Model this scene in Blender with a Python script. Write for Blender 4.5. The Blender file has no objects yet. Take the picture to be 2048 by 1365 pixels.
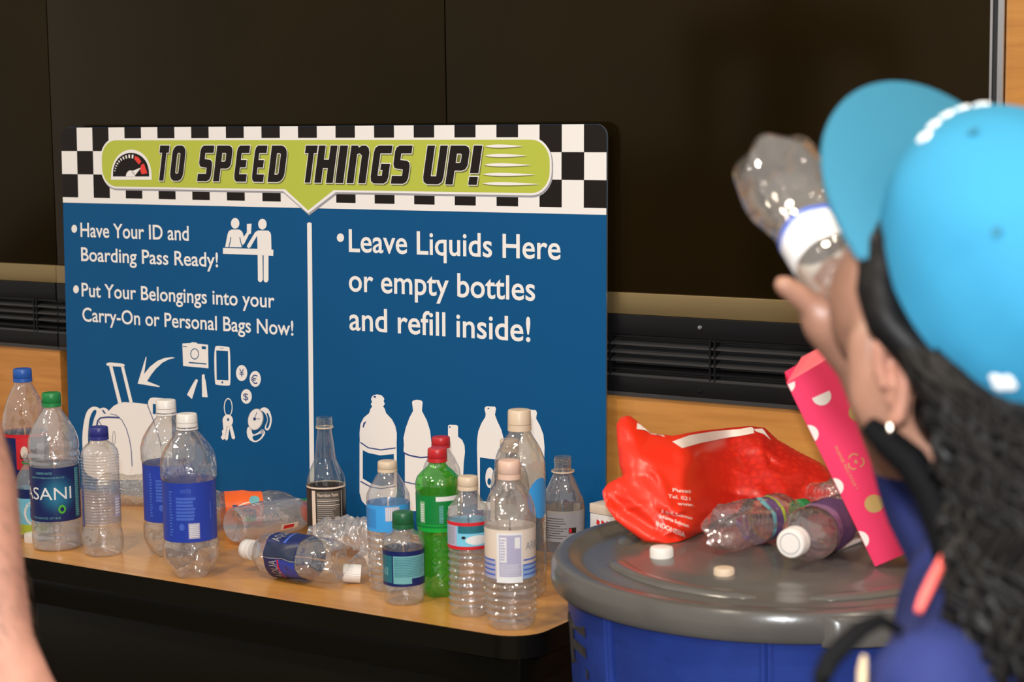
import bpy, bmesh, math, random
import numpy as np
from mathutils import Vector, Matrix, noise

random.seed(7)
SC = bpy.context.scene
COL = SC.collection
TZ = 0.72                      # height of the table top above the floor

# ------------------------------------------------------------------ camera, world, lights, exposure
CAM = np.array([2.75463, -2.64768, 0.73623 + TZ])
YAW, PITCH, ROLL, FPX = -0.57363227, 0.12181369, -0.01276496, 3824.254


def cam_axes():
    d = np.array([math.sin(YAW) * math.cos(PITCH), math.cos(YAW) * math.cos(PITCH), -math.sin(PITCH)])
    r = np.array([math.cos(YAW), -math.sin(YAW), 0.0])
    u = np.cross(r, d)
    c, s = math.cos(ROLL), math.sin(ROLL)
    return c * r + s * u, -s * r + c * u, d


RX, UX, DX = cam_axes()
cam_data = bpy.data.cameras.new('camera')
cam = bpy.data.objects.new('camera', cam_data)
COL.objects.link(cam)
cam.matrix_world = Matrix(((RX[0], UX[0], -DX[0], CAM[0]), (RX[1], UX[1], -DX[1], CAM[1]),
                           (RX[2], UX[2], -DX[2], CAM[2]), (0, 0, 0, 1)))
cam_data.sensor_width = 36.0
cam_data.lens = FPX / 2048 * 36.0
cam_data.clip_start = 0.05
cam_data.dof.use_dof = True
cam_data.dof.focus_distance = 3.25
cam_data.dof.aperture_fstop = 6.5
SC.camera = cam

world = bpy.data.worlds.new('world')
SC.world = world
world.use_nodes = True
bg = world.node_tree.nodes['Background']
bg.inputs[0].default_value = (1.0, 0.94, 0.88, 1)
bg.inputs[1].default_value = 0.38


def area_light(name, loc, target, size, power, color, shape='DISK', size_y=None):
    l = bpy.data.lights.new(name, 'AREA')
    l.shape = shape
    l.size = size
    if size_y:
        l.size_y = size_y
    l.energy = power
    l.color = color
    o = bpy.data.objects.new(name, l)
    COL.objects.link(o)
    o.location = loc
    o.rotation_euler = (Vector(target) - Vector(loc)).to_track_quat('-Z', 'Y').to_euler()
    return o


# the camera's own flash, just above the lens, and the room's warm ceiling lamps
fl = CAM + 0.14 * UX - 0.03 * RX - 0.03 * DX
area_light('flash', fl, fl + DX * 3.3 + UX * -0.1, 0.06, 32, (0.93, 0.96, 1.0))
for i, (x, y) in enumerate([(-0.8, -1.7), (1.0, -1.6), (2.7, -1.6), (-0.4, -3.6), (1.6, -3.8), (3.4, -3.8), (5.0, -2.4)]):
    area_light('ceiling_lamp', (x, y, 2.9), (x, y, 0), 0.16, 19, (1.0, 0.85, 0.66))
SC.view_settings.view_transform = 'Standard'
SC.view_settings.look = 'None'
SC.view_settings.gamma = 1
SC.view_settings.use_curve_mapping = False
SC.view_settings.exposure = 0.27
SC.cycles.transparent_max_bounces = 24
SC.cycles.max_bounces = 10


# ------------------------------------------------------------------ geometry of the picture: rays and planes
def ray(px, py):
    return DX + (px - 1024) / FPX * RX - (py - 682.5) / FPX * UX


def at(px, py, depth):
    return Vector(CAM + depth * ray(px, py))


def on_z(px, py, z):
    v = ray(px, py)
    return Vector(CAM + (z - CAM[2]) / v[2] * v)


LEAN = 0.0207415
SW, SH, CR = 1.22, 0.707806, 0.0448159


def sg(px, py):
    """a print position on the sign board: metres from its lower left corner"""
    n = np.array([0, -math.cos(LEAN), math.sin(LEAN)])
    v = ray(px, py)
    o = np.array([0, 0, TZ])
    t = ((o - CAM) @ n) / (v @ n)
    p = CAM + t * v - o
    return (p[0], p[2] / math.cos(LEAN))


# ------------------------------------------------------------------ materials
MATS = {}


def new_mat(name):
    m = bpy.data.materials.new(name)
    m.use_nodes = True
    return m, m.node_tree.nodes, m.node_tree.links


def mat(name, col, rough=0.5, metal=0.0, spec=0.5, bump=0.0, bscale=200.0, var=0.0, vscale=20.0, coat=0.0, sss=0.0):
    if name in MATS:
        return MATS[name]
    m, N, L = new_mat(name)
    b = N['Principled BSDF']
    b.inputs['Base Color'].default_value = (*col, 1)
    b.inputs['Roughness'].default_value = rough
    b.inputs['Metallic'].default_value = metal
    b.inputs['Specular IOR Level'].default_value = spec
    b.inputs['Coat Weight'].default_value = coat
    if sss:
        b.inputs['Subsurface Weight'].default_value = sss
        b.inputs['Subsurface Radius'].default_value = (0.012, 0.005, 0.003)
    if var or bump:
        tc = N.new('ShaderNodeTexCoord')
    if var:
        n = N.new('ShaderNodeTexNoise')
        n.inputs['Scale'].default_value = vscale
        n.inputs['Detail'].default_value = 5
        L.new(tc.outputs['Object'], n.inputs['Vector'])
        r = N.new('ShaderNodeValToRGB')
        r.color_ramp.elements[0].position = 0.3
        r.color_ramp.elements[1].position = 0.7
        r.color_ramp.elements[0].color = (*[c * (1 - var) for c in col], 1)
        r.color_ramp.elements[1].color = (*[min(1, c * (1 + var)) for c in col], 1)
        L.new(n.outputs['Fac'], r.inputs['Fac'])
        L.new(r.outputs['Color'], b.inputs['Base Color'])
    if bump:
        n2 = N.new('ShaderNodeTexNoise')
        n2.inputs['Scale'].default_value = bscale
        n2.inputs['Detail'].default_value = 4
        L.new(tc.outputs['Object'], n2.inputs['Vector'])
        bp = N.new('ShaderNodeBump')
        bp.inputs['Strength'].default_value = bump
        bp.inputs['Distance'].default_value = 0.002
        L.new(n2.outputs['Fac'], bp.inputs['Height'])
        L.new(bp.outputs['Normal'], b.inputs['Normal'])
    MATS[name] = m
    return m


def wood(name, c0, c1, scale, stretch, rough=0.3, coat=0.2):
    if name in MATS:
        return MATS[name]
    m, N, L = new_mat(name)
    b = N['Principled BSDF']
    tc = N.new('ShaderNodeTexCoord')
    mp = N.new('ShaderNodeMapping')
    mp.inputs['Scale'].default_value = stretch
    L.new(tc.outputs['Object'], mp.inputs['Vector'])
    n = N.new('ShaderNodeTexNoise')
    n.inputs['Scale'].default_value = scale
    n.inputs['Detail'].default_value = 6
    n.inputs['Distortion'].default_value = 0.6
    L.new(mp.outputs['Vector'], n.inputs['Vector'])
    r = N.new('ShaderNodeValToRGB')
    r.color_ramp.elements[0].position = 0.32
    r.color_ramp.elements[1].position = 0.68
    r.color_ramp.elements[0].color = (*c0, 1)
    r.color_ramp.elements[1].color = (*c1, 1)
    L.new(n.outputs['Fac'], r.inputs['Fac'])
    L.new(r.outputs['Color'], b.inputs['Base Color'])
    b.inputs['Roughness'].default_value = rough
    b.inputs['Coat Weight'].default_value = coat
    b.inputs['Coat Roughness'].default_value = 0.2
    MATS[name] = m
    return m


def clear(name, tint=(0.95, 0.95, 0.95), haze=0.05, hazecol=(0.8, 0.8, 0.8), rough=0.06, wob=0.25, wscale=60.0, refl=0.10):
    """thin clear plastic: see-through, mirror-like at grazing angles, a little milky"""
    if name in MATS:
        return MATS[name]
    m, N, L = new_mat(name)
    N.remove(N['Principled BSDF'])
    out = N['Material Output']
    tr = N.new('ShaderNodeBsdfTransparent')
    tr.inputs[0].default_value = (*tint, 1)
    gl = N.new('ShaderNodeBsdfGlossy')
    gl.inputs['Roughness'].default_value = rough
    gl.inputs[0].default_value = (1, 1, 1, 1)
    df = N.new('ShaderNodeBsdfDiffuse')
    df.inputs[0].default_value = (*hazecol, 1)
    lw = N.new('ShaderNodeLayerWeight')
    lw.inputs['Blend'].default_value = 0.5
    pw = N.new('ShaderNodeMath'); pw.operation = 'POWER'
    pw.inputs[1].default_value = 3.2
    L.new(lw.outputs['Facing'], pw.inputs[0])
    ma = N.new('ShaderNodeMath'); ma.operation = 'MULTIPLY_ADD'
    ma.inputs[1].default_value = 0.75
    ma.inputs[2].default_value = refl
    ma.use_clamp = True
    L.new(pw.outputs[0], ma.inputs[0])
    m0 = N.new('ShaderNodeMixShader')
    m0.inputs[0].default_value = haze
    L.new(tr.outputs[0], m0.inputs[1]); L.new(df.outputs[0], m0.inputs[2])
    m1 = N.new('ShaderNodeMixShader')
    L.new(ma.outputs[0], m1.inputs[0])
    L.new(m0.outputs[0], m1.inputs[1]); L.new(gl.outputs[0], m1.inputs[2])
    L.new(m1.outputs[0], out.inputs['Surface'])
    if wob:
        tc = N.new('ShaderNodeTexCoord')
        n = N.new('ShaderNodeTexNoise')
        n.inputs['Scale'].default_value = wscale
        n.inputs['Detail'].default_value = 1.5
        L.new(tc.outputs['Object'], n.inputs['Vector'])
        bp = N.new('ShaderNodeBump')
        bp.inputs['Strength'].default_value = wob
        bp.inputs['Distance'].default_value = 0.004
        L.new(n.outputs['Fac'], bp.inputs['Height'])
        for s in (gl, lw):
            L.new(bp.outputs['Normal'], s.inputs['Normal'])
    MATS[name] = m
    return m


WHITE = mat('print_white', (0.80, 0.78, 0.77), 0.45, spec=0.2)
BLUE = mat('print_blue', (0.002, 0.078, 0.225), 0.4, spec=0.2)
DARKBLUE = mat('print_dark_blue', (0.03, 0.06, 0.22), 0.4)
BLACK = mat('print_black', (0.010, 0.007, 0.006), 0.4, spec=0.25)
GREEN = mat('print_green', (0.44, 0.50, 0.055), 0.4)
SHADE = mat('print_olive', (0.16, 0.17, 0.03), 0.4)
REDP = mat('print_red', (0.75, 0.04, 0.03), 0.4)
GREYP = mat('print_grey', (0.30, 0.30, 0.34), 0.4)


# ------------------------------------------------------------------ mesh helpers
class MB:
    def __init__(self):
        self.v, self.f, self.m, self.mats = [], [], [], []

    def mi(self, m):
        if m not in self.mats:
            self.mats.append(m)
        return self.mats.index(m)

    def add(self, verts, faces, m):
        o = len(self.v)
        self.v += [tuple(x) for x in verts]
        k = self.mi(m)
        for f in faces:
            self.f.append(tuple(i + o for i in f))
            self.m.append(k)
        return self

    def box(self, a, b, m):
        (x0, y0, z0), (x1, y1, z1) = a, b
        v = [(x0, y0, z0), (x1, y0, z0), (x1, y1, z0), (x0, y1, z0), (x0, y0, z1), (x1, y0, z1), (x1, y1, z1), (x0, y1, z1)]
        f = [(3, 2, 1, 0), (4, 5, 6, 7), (0, 1, 5, 4), (1, 2, 6, 5), (2, 3, 7, 6), (3, 0, 4, 7)]
        return self.add(v, f, m)

    def tube(self, pts, rad, m, n=8, flat=1.0, up=None):
        pts = [Vector(p) for p in pts]
        k = len(pts)
        rs = rad if isinstance(rad, (list, tuple)) else [rad] * k
        V, F = [], []
        ref = Vector(up) if up is not None else Vector((0.31, 0.17, 0.93))
        for i, p in enumerate(pts):
            t = (pts[min(i + 1, k - 1)] - pts[max(i - 1, 0)])
            t = t.normalized() if t.length > 1e-9 else Vector((0, 0, 1))
            a = t.cross(ref)
            if a.length < 1e-4:
                a = t.cross(Vector((1, 0, 0)))
            a.normalize()
            b = t.cross(a)
            for j in range(n):
                w = 2 * math.pi * j / n
                V.append(p + rs[i] * (math.cos(w) * a + flat * math.sin(w) * b))
        for i in range(k - 1):
            for j in range(n):
                F.append((i * n + j, i * n + (j + 1) % n, (i + 1) * n + (j + 1) % n, (i + 1) * n + j))
        F.append(tuple(range(n - 1, -1, -1)))
        F.append(tuple((k - 1) * n + j for j in range(n)))
        return self.add(V, F, m)

    def lathe(self, prof, m, segs=32, mod=None, close_top=True, close_bot=True, c=(0, 0, 0)):
        V, F = [], []
        k = len(prof)
        for i, (r, z) in enumerate(prof):
            for j in range(segs):
                w = 2 * math.pi * j / segs
                rr = r * (mod(w, z) if mod else 1)
                V.append((c[0] + rr * math.sin(w), c[1] - rr * math.cos(w), c[2] + z))
        for i in range(k - 1):
            for j in range(segs):
                F.append((i * segs + j, i * segs + (j + 1) % segs, (i + 1) * segs + (j + 1) % segs, (i + 1) * segs + j))
        if close_bot:
            F.append(tuple(range(segs - 1, -1, -1)))
        if close_top:
            F.append(tuple((k - 1) * segs + j for j in range(segs)))
        return self.add(V, F, m)

    def build(self, name, parent=None, smooth=True, angle=40, bevel=0.0, kind=None, weld=False):
        me = bpy.data.meshes.new(name)
        me.from_pydata(self.v, [], self.f)
        for m in self.mats:
            me.materials.append(m)
        me.polygons.foreach_set('material_index', self.m)
        me.update()
        if weld or bevel:
            bm = bmesh.new(); bm.from_mesh(me)
            if weld:
                bmesh.ops.remove_doubles(bm, verts=bm.verts, dist=1e-5)
            if bevel:
                ed = [e for e in bm.edges if len(e.link_faces) == 2 and e.calc_face_angle(0) > 0.6]
                bmesh.ops.bevel(bm, geom=ed, offset=bevel, segments=2, affect='EDGES', profile=0.6)
            bm.to_mesh(me); bm.free()
        if smooth:
            me.polygons.foreach_set('use_smooth', [True] * len(me.polygons))
            try:
                me.set_sharp_from_angle(angle=math.radians(angle))
            except Exception:
                pass
        o = bpy.data.objects.new(name, me)
        COL.objects.link(o)
        if parent is not None:
            o.parent = parent
        if kind:
            o['kind'] = kind
        return o


def thing(name, label, cat, loc=(0, 0, 0), rotz=0.0, group=None):
    o = bpy.data.objects.new(name, None)
    o.empty_display_size = 0.05
    COL.objects.link(o)
    o.location = loc
    o.rotation_euler = (0, 0, rotz)
    o['label'] = label
    o['category'] = cat
    if group:
        o['group'] = group
    return o


def tag(o, label, cat, group=None):
    o['label'] = label
    o['category'] = cat
    if group:
        o['group'] = group
    return o


def fill_curve(polys, offset=0.0):
    """flat filled outline (holes by nesting) -> verts (n,2), faces"""
    c = bpy.data.curves.new('t', 'CURVE')
    c.dimensions = '2D'
    c.fill_mode = 'BOTH'
    c.offset = offset
    for p in polys:
        s = c.splines.new('POLY')
        s.points.add(len(p) - 1)
        for i, q in enumerate(p):
            s.points[i].co = (q[0], q[1], 0, 1)
        s.use_cyclic_u = True
    return curve_mesh(c)


def curve_mesh(c):
    o = bpy.data.objects.new('t', c)
    COL.objects.link(o)
    dg = bpy.context.evaluated_depsgraph_get()
    me = o.evaluated_get(dg).to_mesh()
    V = [(v.co.x, v.co.y) for v in me.vertices]
    F = [tuple(p.vertices) for p in me.polygons]
    o.to_mesh_clear()
    bpy.data.objects.remove(o)
    bpy.data.curves.remove(c)
    return V, F


TXT = {}


def text_shape(s, bold=0.0, shear=0.0):
    """text outline normalised: x 0..1 over its width, y in cap heights above the baseline"""
    key = (s, bold, shear)
    if key in TXT:
        return TXT[key]
    c = bpy.data.curves.new('t', 'FONT')
    c.body = s
    c.offset = bold
    c.shear = shear
    c.resolution_u = 4
    V, F = curve_mesh(c)
    xs = [v[0] for v in V]
    a, b = min(xs), max(xs)
    cap = 0.729
    TXT[key] = ([((x - a) / (b - a), y / cap) for x, y in V], F)
    return TXT[key]


def tri_fix(V, F):
    return V, F


# ------------------------------------------------------------------ setting: wall, floor
WALL_Y = 0.035
maple = wood('curly_maple', (0.41, 0.17, 0.033), (0.53, 0.24, 0.055), 9.0, (0.6, 1, 7.0), 0.35)
gloss_black = mat('black_laminate', (0.009, 0.0055, 0.0015), 0.16, spec=0.32, var=0.3, vscale=2.2)
gloss_black.node_tree.nodes['Principled BSDF'].inputs['Specular Tint'].default_value = (1.0, 0.80, 0.50, 1)
dark_joint = mat('dark_joint', (0.012, 0.010, 0.008), 0.6)
bronze = mat('satin_bronze_strip', (0.34, 0.25, 0.12), 0.32, metal=0.75)
chrome = mat('brushed_aluminium', (0.72, 0.72, 0.74), 0.25, metal=1.0)
vent_black = mat('black_metal', (0.006, 0.006, 0.007), 0.30, spec=0.3)
vent_grey = mat('grey_metal_and_lit_slat', (0.05, 0.05, 0.053), 0.35, metal=0.3)  # grey strips; on the slats it stands in for light on their edges

wall = MB().box((-3.2, WALL_Y + 0.02, 0), (5.0, WALL_Y + 0.14, 3.0), dark_joint).build('wall_back', smooth=False)
wall['kind'] = 'structure'
BAY = [-2.90, -1.949, -0.998, -0.0475, 0.895, 1.838]
for i in range(5):
    a, b = BAY[i], BAY[i + 1]
    # tall glossy black panel
    MB().box((a + 0.0012, WALL_Y, TZ + 0.437), (b - 0.0012, WALL_Y + 0.02, 3.0), gloss_black).build('black_panel', wall, bevel=0.001)
    # bronze strip below it, wooden board below the grille
    MB().box((a + 0.0005, WALL_Y - 0.004, TZ + 0.402), (b - 0.0005, WALL_Y + 0.02, TZ + 0.437), bronze).build('bronze_strip', wall, bevel=0.001)
    MB().box((a + 0.02 if i else a, WALL_Y, 0.0), (b - 0.003, WALL_Y + 0.02, TZ + 0.268), maple).build('wood_panel', wall, bevel=0.001)
    MB().box((a + 0.001, WALL_Y - 0.006, TZ + 0.2685), (b - 0.001, WALL_Y + 0.02, TZ + 0.275), vent_grey).build('ledge_strip', wall)
MB().box((1.8605, WALL_Y, 0.0), (3.4, WALL_Y + 0.02, 3.0), maple).build('wood_panel', wall, bevel=0.001)
MB().box((3.404, WALL_Y, 0.0), (5.0, WALL_Y + 0.02, 3.0), maple).build('wood_panel', wall, bevel=0.001)
tr = MB().box((1.8392, WALL_Y - 0.006, 0), (1.8428, WALL_Y + 0.02, 3.0), chrome).box((1.8428, WALL_Y + 0.008, 0), (1.8495, WALL_Y + 0.02, 3.0), dark_joint)
tr.box((1.8495, WALL_Y - 0.003, 0), (1.8565, WALL_Y + 0.02, 3.0), chrome).box((1.8565, WALL_Y - 0.007, 0), (1.8592, WALL_Y + 0.02, 3.0), chrome)
tr = tr.build('trim_1', smooth=False)
tr['kind'] = 'structure'
carpet = mat('dark_carpet', (0.045, 0.035, 0.025), 0.9, bump=0.5, bscale=300, var=0.3, vscale=60)
fl_o = MB().box((-3.2, -6.0, -0.05), (5.0, WALL_Y + 0.14, 0.0), carpet).build('floor', smooth=False)
fl_o['kind'] = 'structure'

# grille units, one per bay
VL = ['black louvred vent grille to the left of the blue sign, ending at the wall joint',
      'black louvred vent grille mostly hidden behind the blue sign board',
      'black louvred vent grille with a bright screw, right of the sign above the red bag']
for i, (a, b) in enumerate([(BAY[2], BAY[3]), (BAY[3], BAY[4]), (BAY[4], BAY[5])]):
    g = thing('vent_grille', VL[i], 'vent', ((a + b) / 2, WALL_Y, TZ + 0.275), group='vent grilles along the wall')
    w = (b - a) / 2 - 0.002
    MB().box((-w, -0.006, 0.094), (w, 0.015, 0.1265), vent_black).build('frame_rail', g, bevel=0.001)
    MB().box((-w, -0.006, 0.0005), (w, 0.015, 0.026), vent_black).build('frame_rail', g, bevel=0.001)
    MB().box((-w, -0.005, 0.026), (w, 0.012, 0.030), vent_grey).build('sill_strip', g)
    MB().box((-w, 0.014, 0.028), (w, 0.017, 0.096), dark_joint).build('back_plate', g)
    for k in range(5):
        z = 0.036 + k * 0.0135
        MB().add([(-w, -0.004, z), (w, -0.004, z), (w, 0.012, z + 0.005), (-w, 0.012, z + 0.005),
                  (-w, -0.004, z + 0.0032), (w, -0.004, z + 0.0032), (w, 0.012, z + 0.0082), (-w, 0.012, z + 0.0082)],
                 [(3, 2, 1, 0), (4, 5, 6, 7), (0, 1, 5, 4), (1, 2, 6, 5), (2, 3, 7, 6), (3, 0, 4, 7)],
                 vent_grey if k in (1, 2, 3) else vent_black).build('slat', g, smooth=False)  # middle slats lighter: light on their top edges put into the colour
    for k in range(-2, 3):
        xx = 0.033 + k * 0.19
        m = MB()
        for dxx in (-0.004, 0.004):
            m.box((xx + dxx - 0.0014, -0.0055, 0.027), (xx + dxx + 0.0014, 0.013, 0.098), vent_black)
        m.build('divider', g, smooth=False)
    s = MB().lathe([(0.004, 0), (0.004, 0.001), (0.003, 0.0022), (0.0012, 0.0024)], chrome if i == 2 else vent_black, 16).build('screw', g)
    s.location = (0.012, -0.006, 0.112); s.rotation_euler = (math.pi / 2, 0, 0)
    s = MB().lathe([(0.004, 0), (0.004, 0.001), (0.003, 0.0022), (0.0012, 0.0024)], vent_black, 16).build('screw', g)
    s.location = (0.012, -0.006, 0.011); s.rotation_euler = (math.pi / 2, 0, 0)

# ------------------------------------------------------------------ table
tab = thing('table', 'long wood-topped table with black edge carrying the sign and the bottles', 'table', (0, 0, 0))
top_wood = wood('table_top_wood', (0.50, 0.22, 0.04), (0.63, 0.30, 0.068), 5.0, (1.2, 9.0, 1), 0.30, 0.3)
edge_black = mat('black_edge_band', (0.006, 0.005, 0.003), 0.2, spec=0.35)


def round_rect_xy(x0, x1, y0, y1, r, n=8):
    P = []
    for cx, cy, a0 in ((x1 - r, y0 + r, -90), (x1 - r, y1 - r, 0), (x0 + r, y1 - r, 90), (x0 + r, y0 + r, 180)):
        for k in range(n + 1):
            w = math.radians(a0 + 90 * k / n)
            P.append((cx + r * math.cos(w), cy + r * math.sin(w)))
    return P


def slab(P, z0, z1, m_top, m_side, chamfer=0.0):
    m = MB()
    n = len(P)
    m.add([(x, y, z1) for x, y in P], [tuple(range(n))], m_top)
    m.add([(x, y, z0) for x, y in P], [tuple(range(n - 1, -1, -1))], m_side)
    m.add([(x, y, z0) for x, y in P] + [(x, y, z1) for x, y in P],
          [(i, (i + 1) % n, n + (i + 1) % n, n + i) for i in range(n)], m_side)
    return m


P = round_rect_xy(-1.3, 1.362, -0.466, 0.022, 0.055)
slab(P, TZ - 0.034, TZ, top_wood, edge_black).build('table_top', tab)
MB().box((-1.25, -0.440, TZ - 0.085), (1.335, 0.0, TZ - 0.0342), edge_black).build('apron', tab, bevel=0.002)
for a, b in ((-1.24, -0.30), (-0.298, 0.345), (0.347, 1.325)):
    MB().box((a, -0.425, 0.03), (b, -0.405, TZ - 0.0852), mat('dark_panel', (0.006, 0.0045, 0.002), 0.25, spec=0.16)).build('front_panel', tab, bevel=0.002)
for x in (-1.24, 1.305):
    MB().box((x, -0.404, 0.0), (x + 0.02, 0.0, TZ - 0.0852), edge_black).build('side_panel', tab, bevel=0.002)

# ------------------------------------------------------------------ sign board
sign = thing('sign_board', 'large blue notice board with checkered header propped on the table against the wall', 'sign', (0, 0, TZ), 0)
sign.rotation_euler = (-LEAN, 0, 0)
STH = 0.004
board_edge = mat('board_edge', (0.10, 0.10, 0.10), 0.4)


def round_rect_xz(x0, x1, z0, z1, r, n=8):
    return round_rect_xy(x0, x1, z0, z1, r, n)


P = round_rect_xz(0, SW, 0, SH, 0.02)
n = len(P)
m = MB()
m.add([(x, 0.0, z) for x, z in P], [tuple(range(n))], BLUE)
m.add([(x, STH, z) for x, z in P], [tuple(range(n - 1, -1, -1))], board_edge)
m.add([(x, 0.0, z) for x, z in P] + [(x, STH, z) for x, z in P], [((i + 1) % n, i, n + i, n + (i + 1) % n) for i in range(n)], board_edge)
m.build('board', sign, smooth=False)
LAYER = 0.00022


class Print(MB):
    """flat print on the sign, in sign coordinates (x right, z up); layer = how far proud"""

    def poly(self, polys, m, layer, offset=0.0):
        V, F = fill_curve(polys, offset)
        return self.flat(V, F, m, layer)

    def flat(self, V, F, m, layer):
        F2 = []
        for f in F:
            a = sum(V[f[i]][0] * V[f[(i + 1) % len(f)]][1] - V[f[(i + 1) % len(f)]][0] * V[f[i]][1] for i in range(len(f)))
            F2.append(f if a > 0 else tuple(reversed(f)))
        return self.add([(x, -LAYER * layer, z) for x, z in V], F2, m)

    def px(self, polys, m, layer):
        return self.poly([[sg(*q) for q in p] for p in polys], m, layer)

    def text(self, s, xl, xr, ybase, cap_px, m, layer, bold=0.0):
        s0, t0 = sg(xl, ybase)
        _, t1 = sg(xl, ybase - cap_px)
        # right end: same height on the board
        lo, hi = s0, SW
        s1 = s0
        a = sg(xr, ybase)[0]
        s1 = a
        V, F = text_shape(s, bold)
        return self.flat([(s0 + x * (s1 - s0), t0 + y * (t1 - t0)) for x, y in V], F, m, layer)


def ell(cx, cy, rx, ry, n=28, rot=0.0):
    c, s = math.cos(rot), math.sin(rot)
    return [(cx + rx * math.cos(2 * math.pi * k / n) * c - ry * math.sin(2 * math.pi * k / n) * s,
             cy + rx * math.cos(2 * math.pi * k / n) * s + ry * math.sin(2 * math.pi * k / n) * c) for k in range(n)]


def band(pts, w):
    """thin stroke polygon along pts, width w (same units)"""
    L, R = [], []
    for i, p in enumerate(pts):
        a, b = pts[max(i - 1, 0)], pts[min(i + 1, len(pts) - 1)]
        dx, dy = b[0] - a[0], b[1] - a[1]
        l = math.hypot(dx, dy) or 1
        L.append((p[0] - dy / l * w / 2, p[1] + dx / l * w / 2))
        R.append((p[0] + dy / l * w / 2, p[1] - dx / l * w / 2))
    return L + R[::-1]


def smooth_poly(pts, n=3):
    for _ in range(n):
        q = []
        for i in range(len(pts)):
            a, b = pts[i], pts[(i + 1) % len(pts)]
            q += [(a[0] * .75 + b[0] * .25, a[1] * .75 + b[1] * .25), (a[0] * .25 + b[0] * .75, a[1] * .25 + b[1] * .75)]
        pts = q
    return pts


# header: black ground, white squares, white rule
CU = SW / 29
ht = SH - 3 * CR
p = Print()
R = 0.02
pts = [(0.0003, ht), (SW - 0.0003, ht)] + [(SW - 0.0003 - R + R * math.cos(math.radians(a)), SH - R + (R - .0003) * math.sin(math.radians(a))) for a in range(0, 91, 10)] + \
      [(R + (R - .0003) * math.cos(math.radians(a)), SH - R + (R - .0003) * math.sin(math.radians(a))) for a in range(90, 181, 10)]
p.poly([pts], BLACK, 1)
for i in range(29):
    for j in range(3):
        if (i + j) % 2 == 1:
            p.flat([(i * CU + .0003, SH - (j + 1) * CR), ((i + 1) * CU - .0003, SH - (j + 1) * CR), ((i + 1) * CU - .0003, SH - j * CR - .0003), (i * CU + .0003, SH - j * CR - .0003)], [(0, 1, 2, 3)], WHITE, 2)
p.flat([(0.0003, ht - 0.0105), (SW - .0003, ht - 0.0105), (SW - .0003, ht), (0.0003, ht)], [(0, 1, 2, 3)], WHITE, 2)
p.build('header_checks', sign, smooth=False)

# green banner with pointer
p = Print()
bx0, bt1 = sg(203.5, 281)
bx1, bt0 = sg(1100, 385)
bt0 = 0.5 * (bt0 + sg(203.5, 374.5)[1])
tipx, tipt = sg(617, 421)
n0 = sg(571, 380)[0]
n1 = sg(668, 383)[0]


def banner(g, tipd):
    r = 0.036 + g
    x0, x1, t0, t1 = bx0 - g, bx1 + g, bt0 - g, bt1 + g
    Q = []
    Q += [(n1 + g * 1.3, t0)]
    for cx, cy, a0 in ((x1 - r, t0 + r, -90), (x1 - r, t1 - r, 0), (x0 + r, t1 - r, 90), (x0 + r, t0 + r, 180)):
        for k in range(9):
            w = math.radians(a0 + 90 * k / 8)
            Q.append((cx + r * math.cos(w), cy + r * math.sin(w)))
    Q += [(n0 - g * 1.3, t0), (tipx, tipt - tipd)]
    return Q


p.poly([[(x + .002, t - .003) for x, t in banner(0.0042, 0.006)]], GREYP, 3)
p.poly([banner(0.0038, 0.0055)], WHITE, 4)
p.poly([banner(0, 0)], GREEN, 5)
for y, xa, xb in ((213, 1130, 1390), (277, 1128, 1418), (340, 1122, 1447), (405, 1115, 1475), (468, 1110, 1505)):
    a = sg(640 + xa / 3.413, 230 + y / 3.413)
    b = sg(640 + xb / 3.413, 230 + y / 3.413)
    n = 14
    up = [(a[0] + (b[0] - a[0]) * k / n, a[1] + .0027 * math.sin(math.pi * (k / n) ** .7)) for k in range(n + 1)]
    dn = [(a[0] + (b[0] - a[0]) * k / n, a[1] - .0027 * math.sin(math.pi * (k / n) ** .7)) for k in range(n, -1, -1)][1:-1]
    p.poly([[(x, t - .0016) for x, t in up + dn]], SHADE, 6)
    p.poly([up + dn], WHITE, 7)
p.build('banner', sign, smooth=False)

# speed gauge
p = Print()
g1 = lambda x, y: (100 + x / 3.531, 230 + y / 3.531)


def arch(cx, base, hw, top, n=20, pw=1.25):
    return [(cx + hw * math.cos(math.pi * k / n), base - (base - top) * math.sin(math.pi * k / n) ** (1 / pw)) for k in range(n + 1)]


p.px([[g1(*q) for q in arch(578, 458, 144, 245)]], WHITE, 6)
p.px([[g1(*q) for q in arch(576, 435, 128, 268)]], BLACK, 7)
for k in range(11):
    w = math.pi * (1 - 0.055 - 0.055 * k * (0.62 + 0.035 * k))
    if w < math.pi * 0.42:
        break
    sz = 0.4 + 0.6 * k / 8
    for rr in (1,):
        c0, s0 = math.cos(w), math.sin(w) ** .8
        c1, s1 = math.cos(w - 0.10 * sz), math.sin(w - 0.10 * sz) ** .8
        a, b = 0.93, 0.93 - 0.15 * sz
        Q = [(576 + 128 * a * c0, 435 - 167 * a * s0), (576 + 128 * a * c1, 435 - 167 * a * s1), (576 + 128 * b * c1, 435 - 167 * b * s1), (576 + 128 * b * c0, 435 - 167 * b * s0)]
        p.px([[g1(*q) for q in Q]], WHITE, 8)
p.px([[g1(*q) for q in ((605, 290), (630, 300), (650, 330), (632, 350), (600, 312))]], REDP, 8)
p.px([[g1(*q) for q in ((648, 352), (668, 343), (692, 412), (652, 420), (640, 385))]], REDP, 8)
p.px([[g1(*q) for q in arch(574, 436, 33, 392, 12, 1)]], WHITE, 9)
p.px([[g1(*q) for q in ((575, 400), (648, 372), (605, 428))]], WHITE, 9)
p.build('speed_gauge', sign, smooth=False)

# title letters, drawn as outlines in a unit cell (x 0..1, y 0..1)
LW, LT = .36, .21      # stem width, bar thickness


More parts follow.
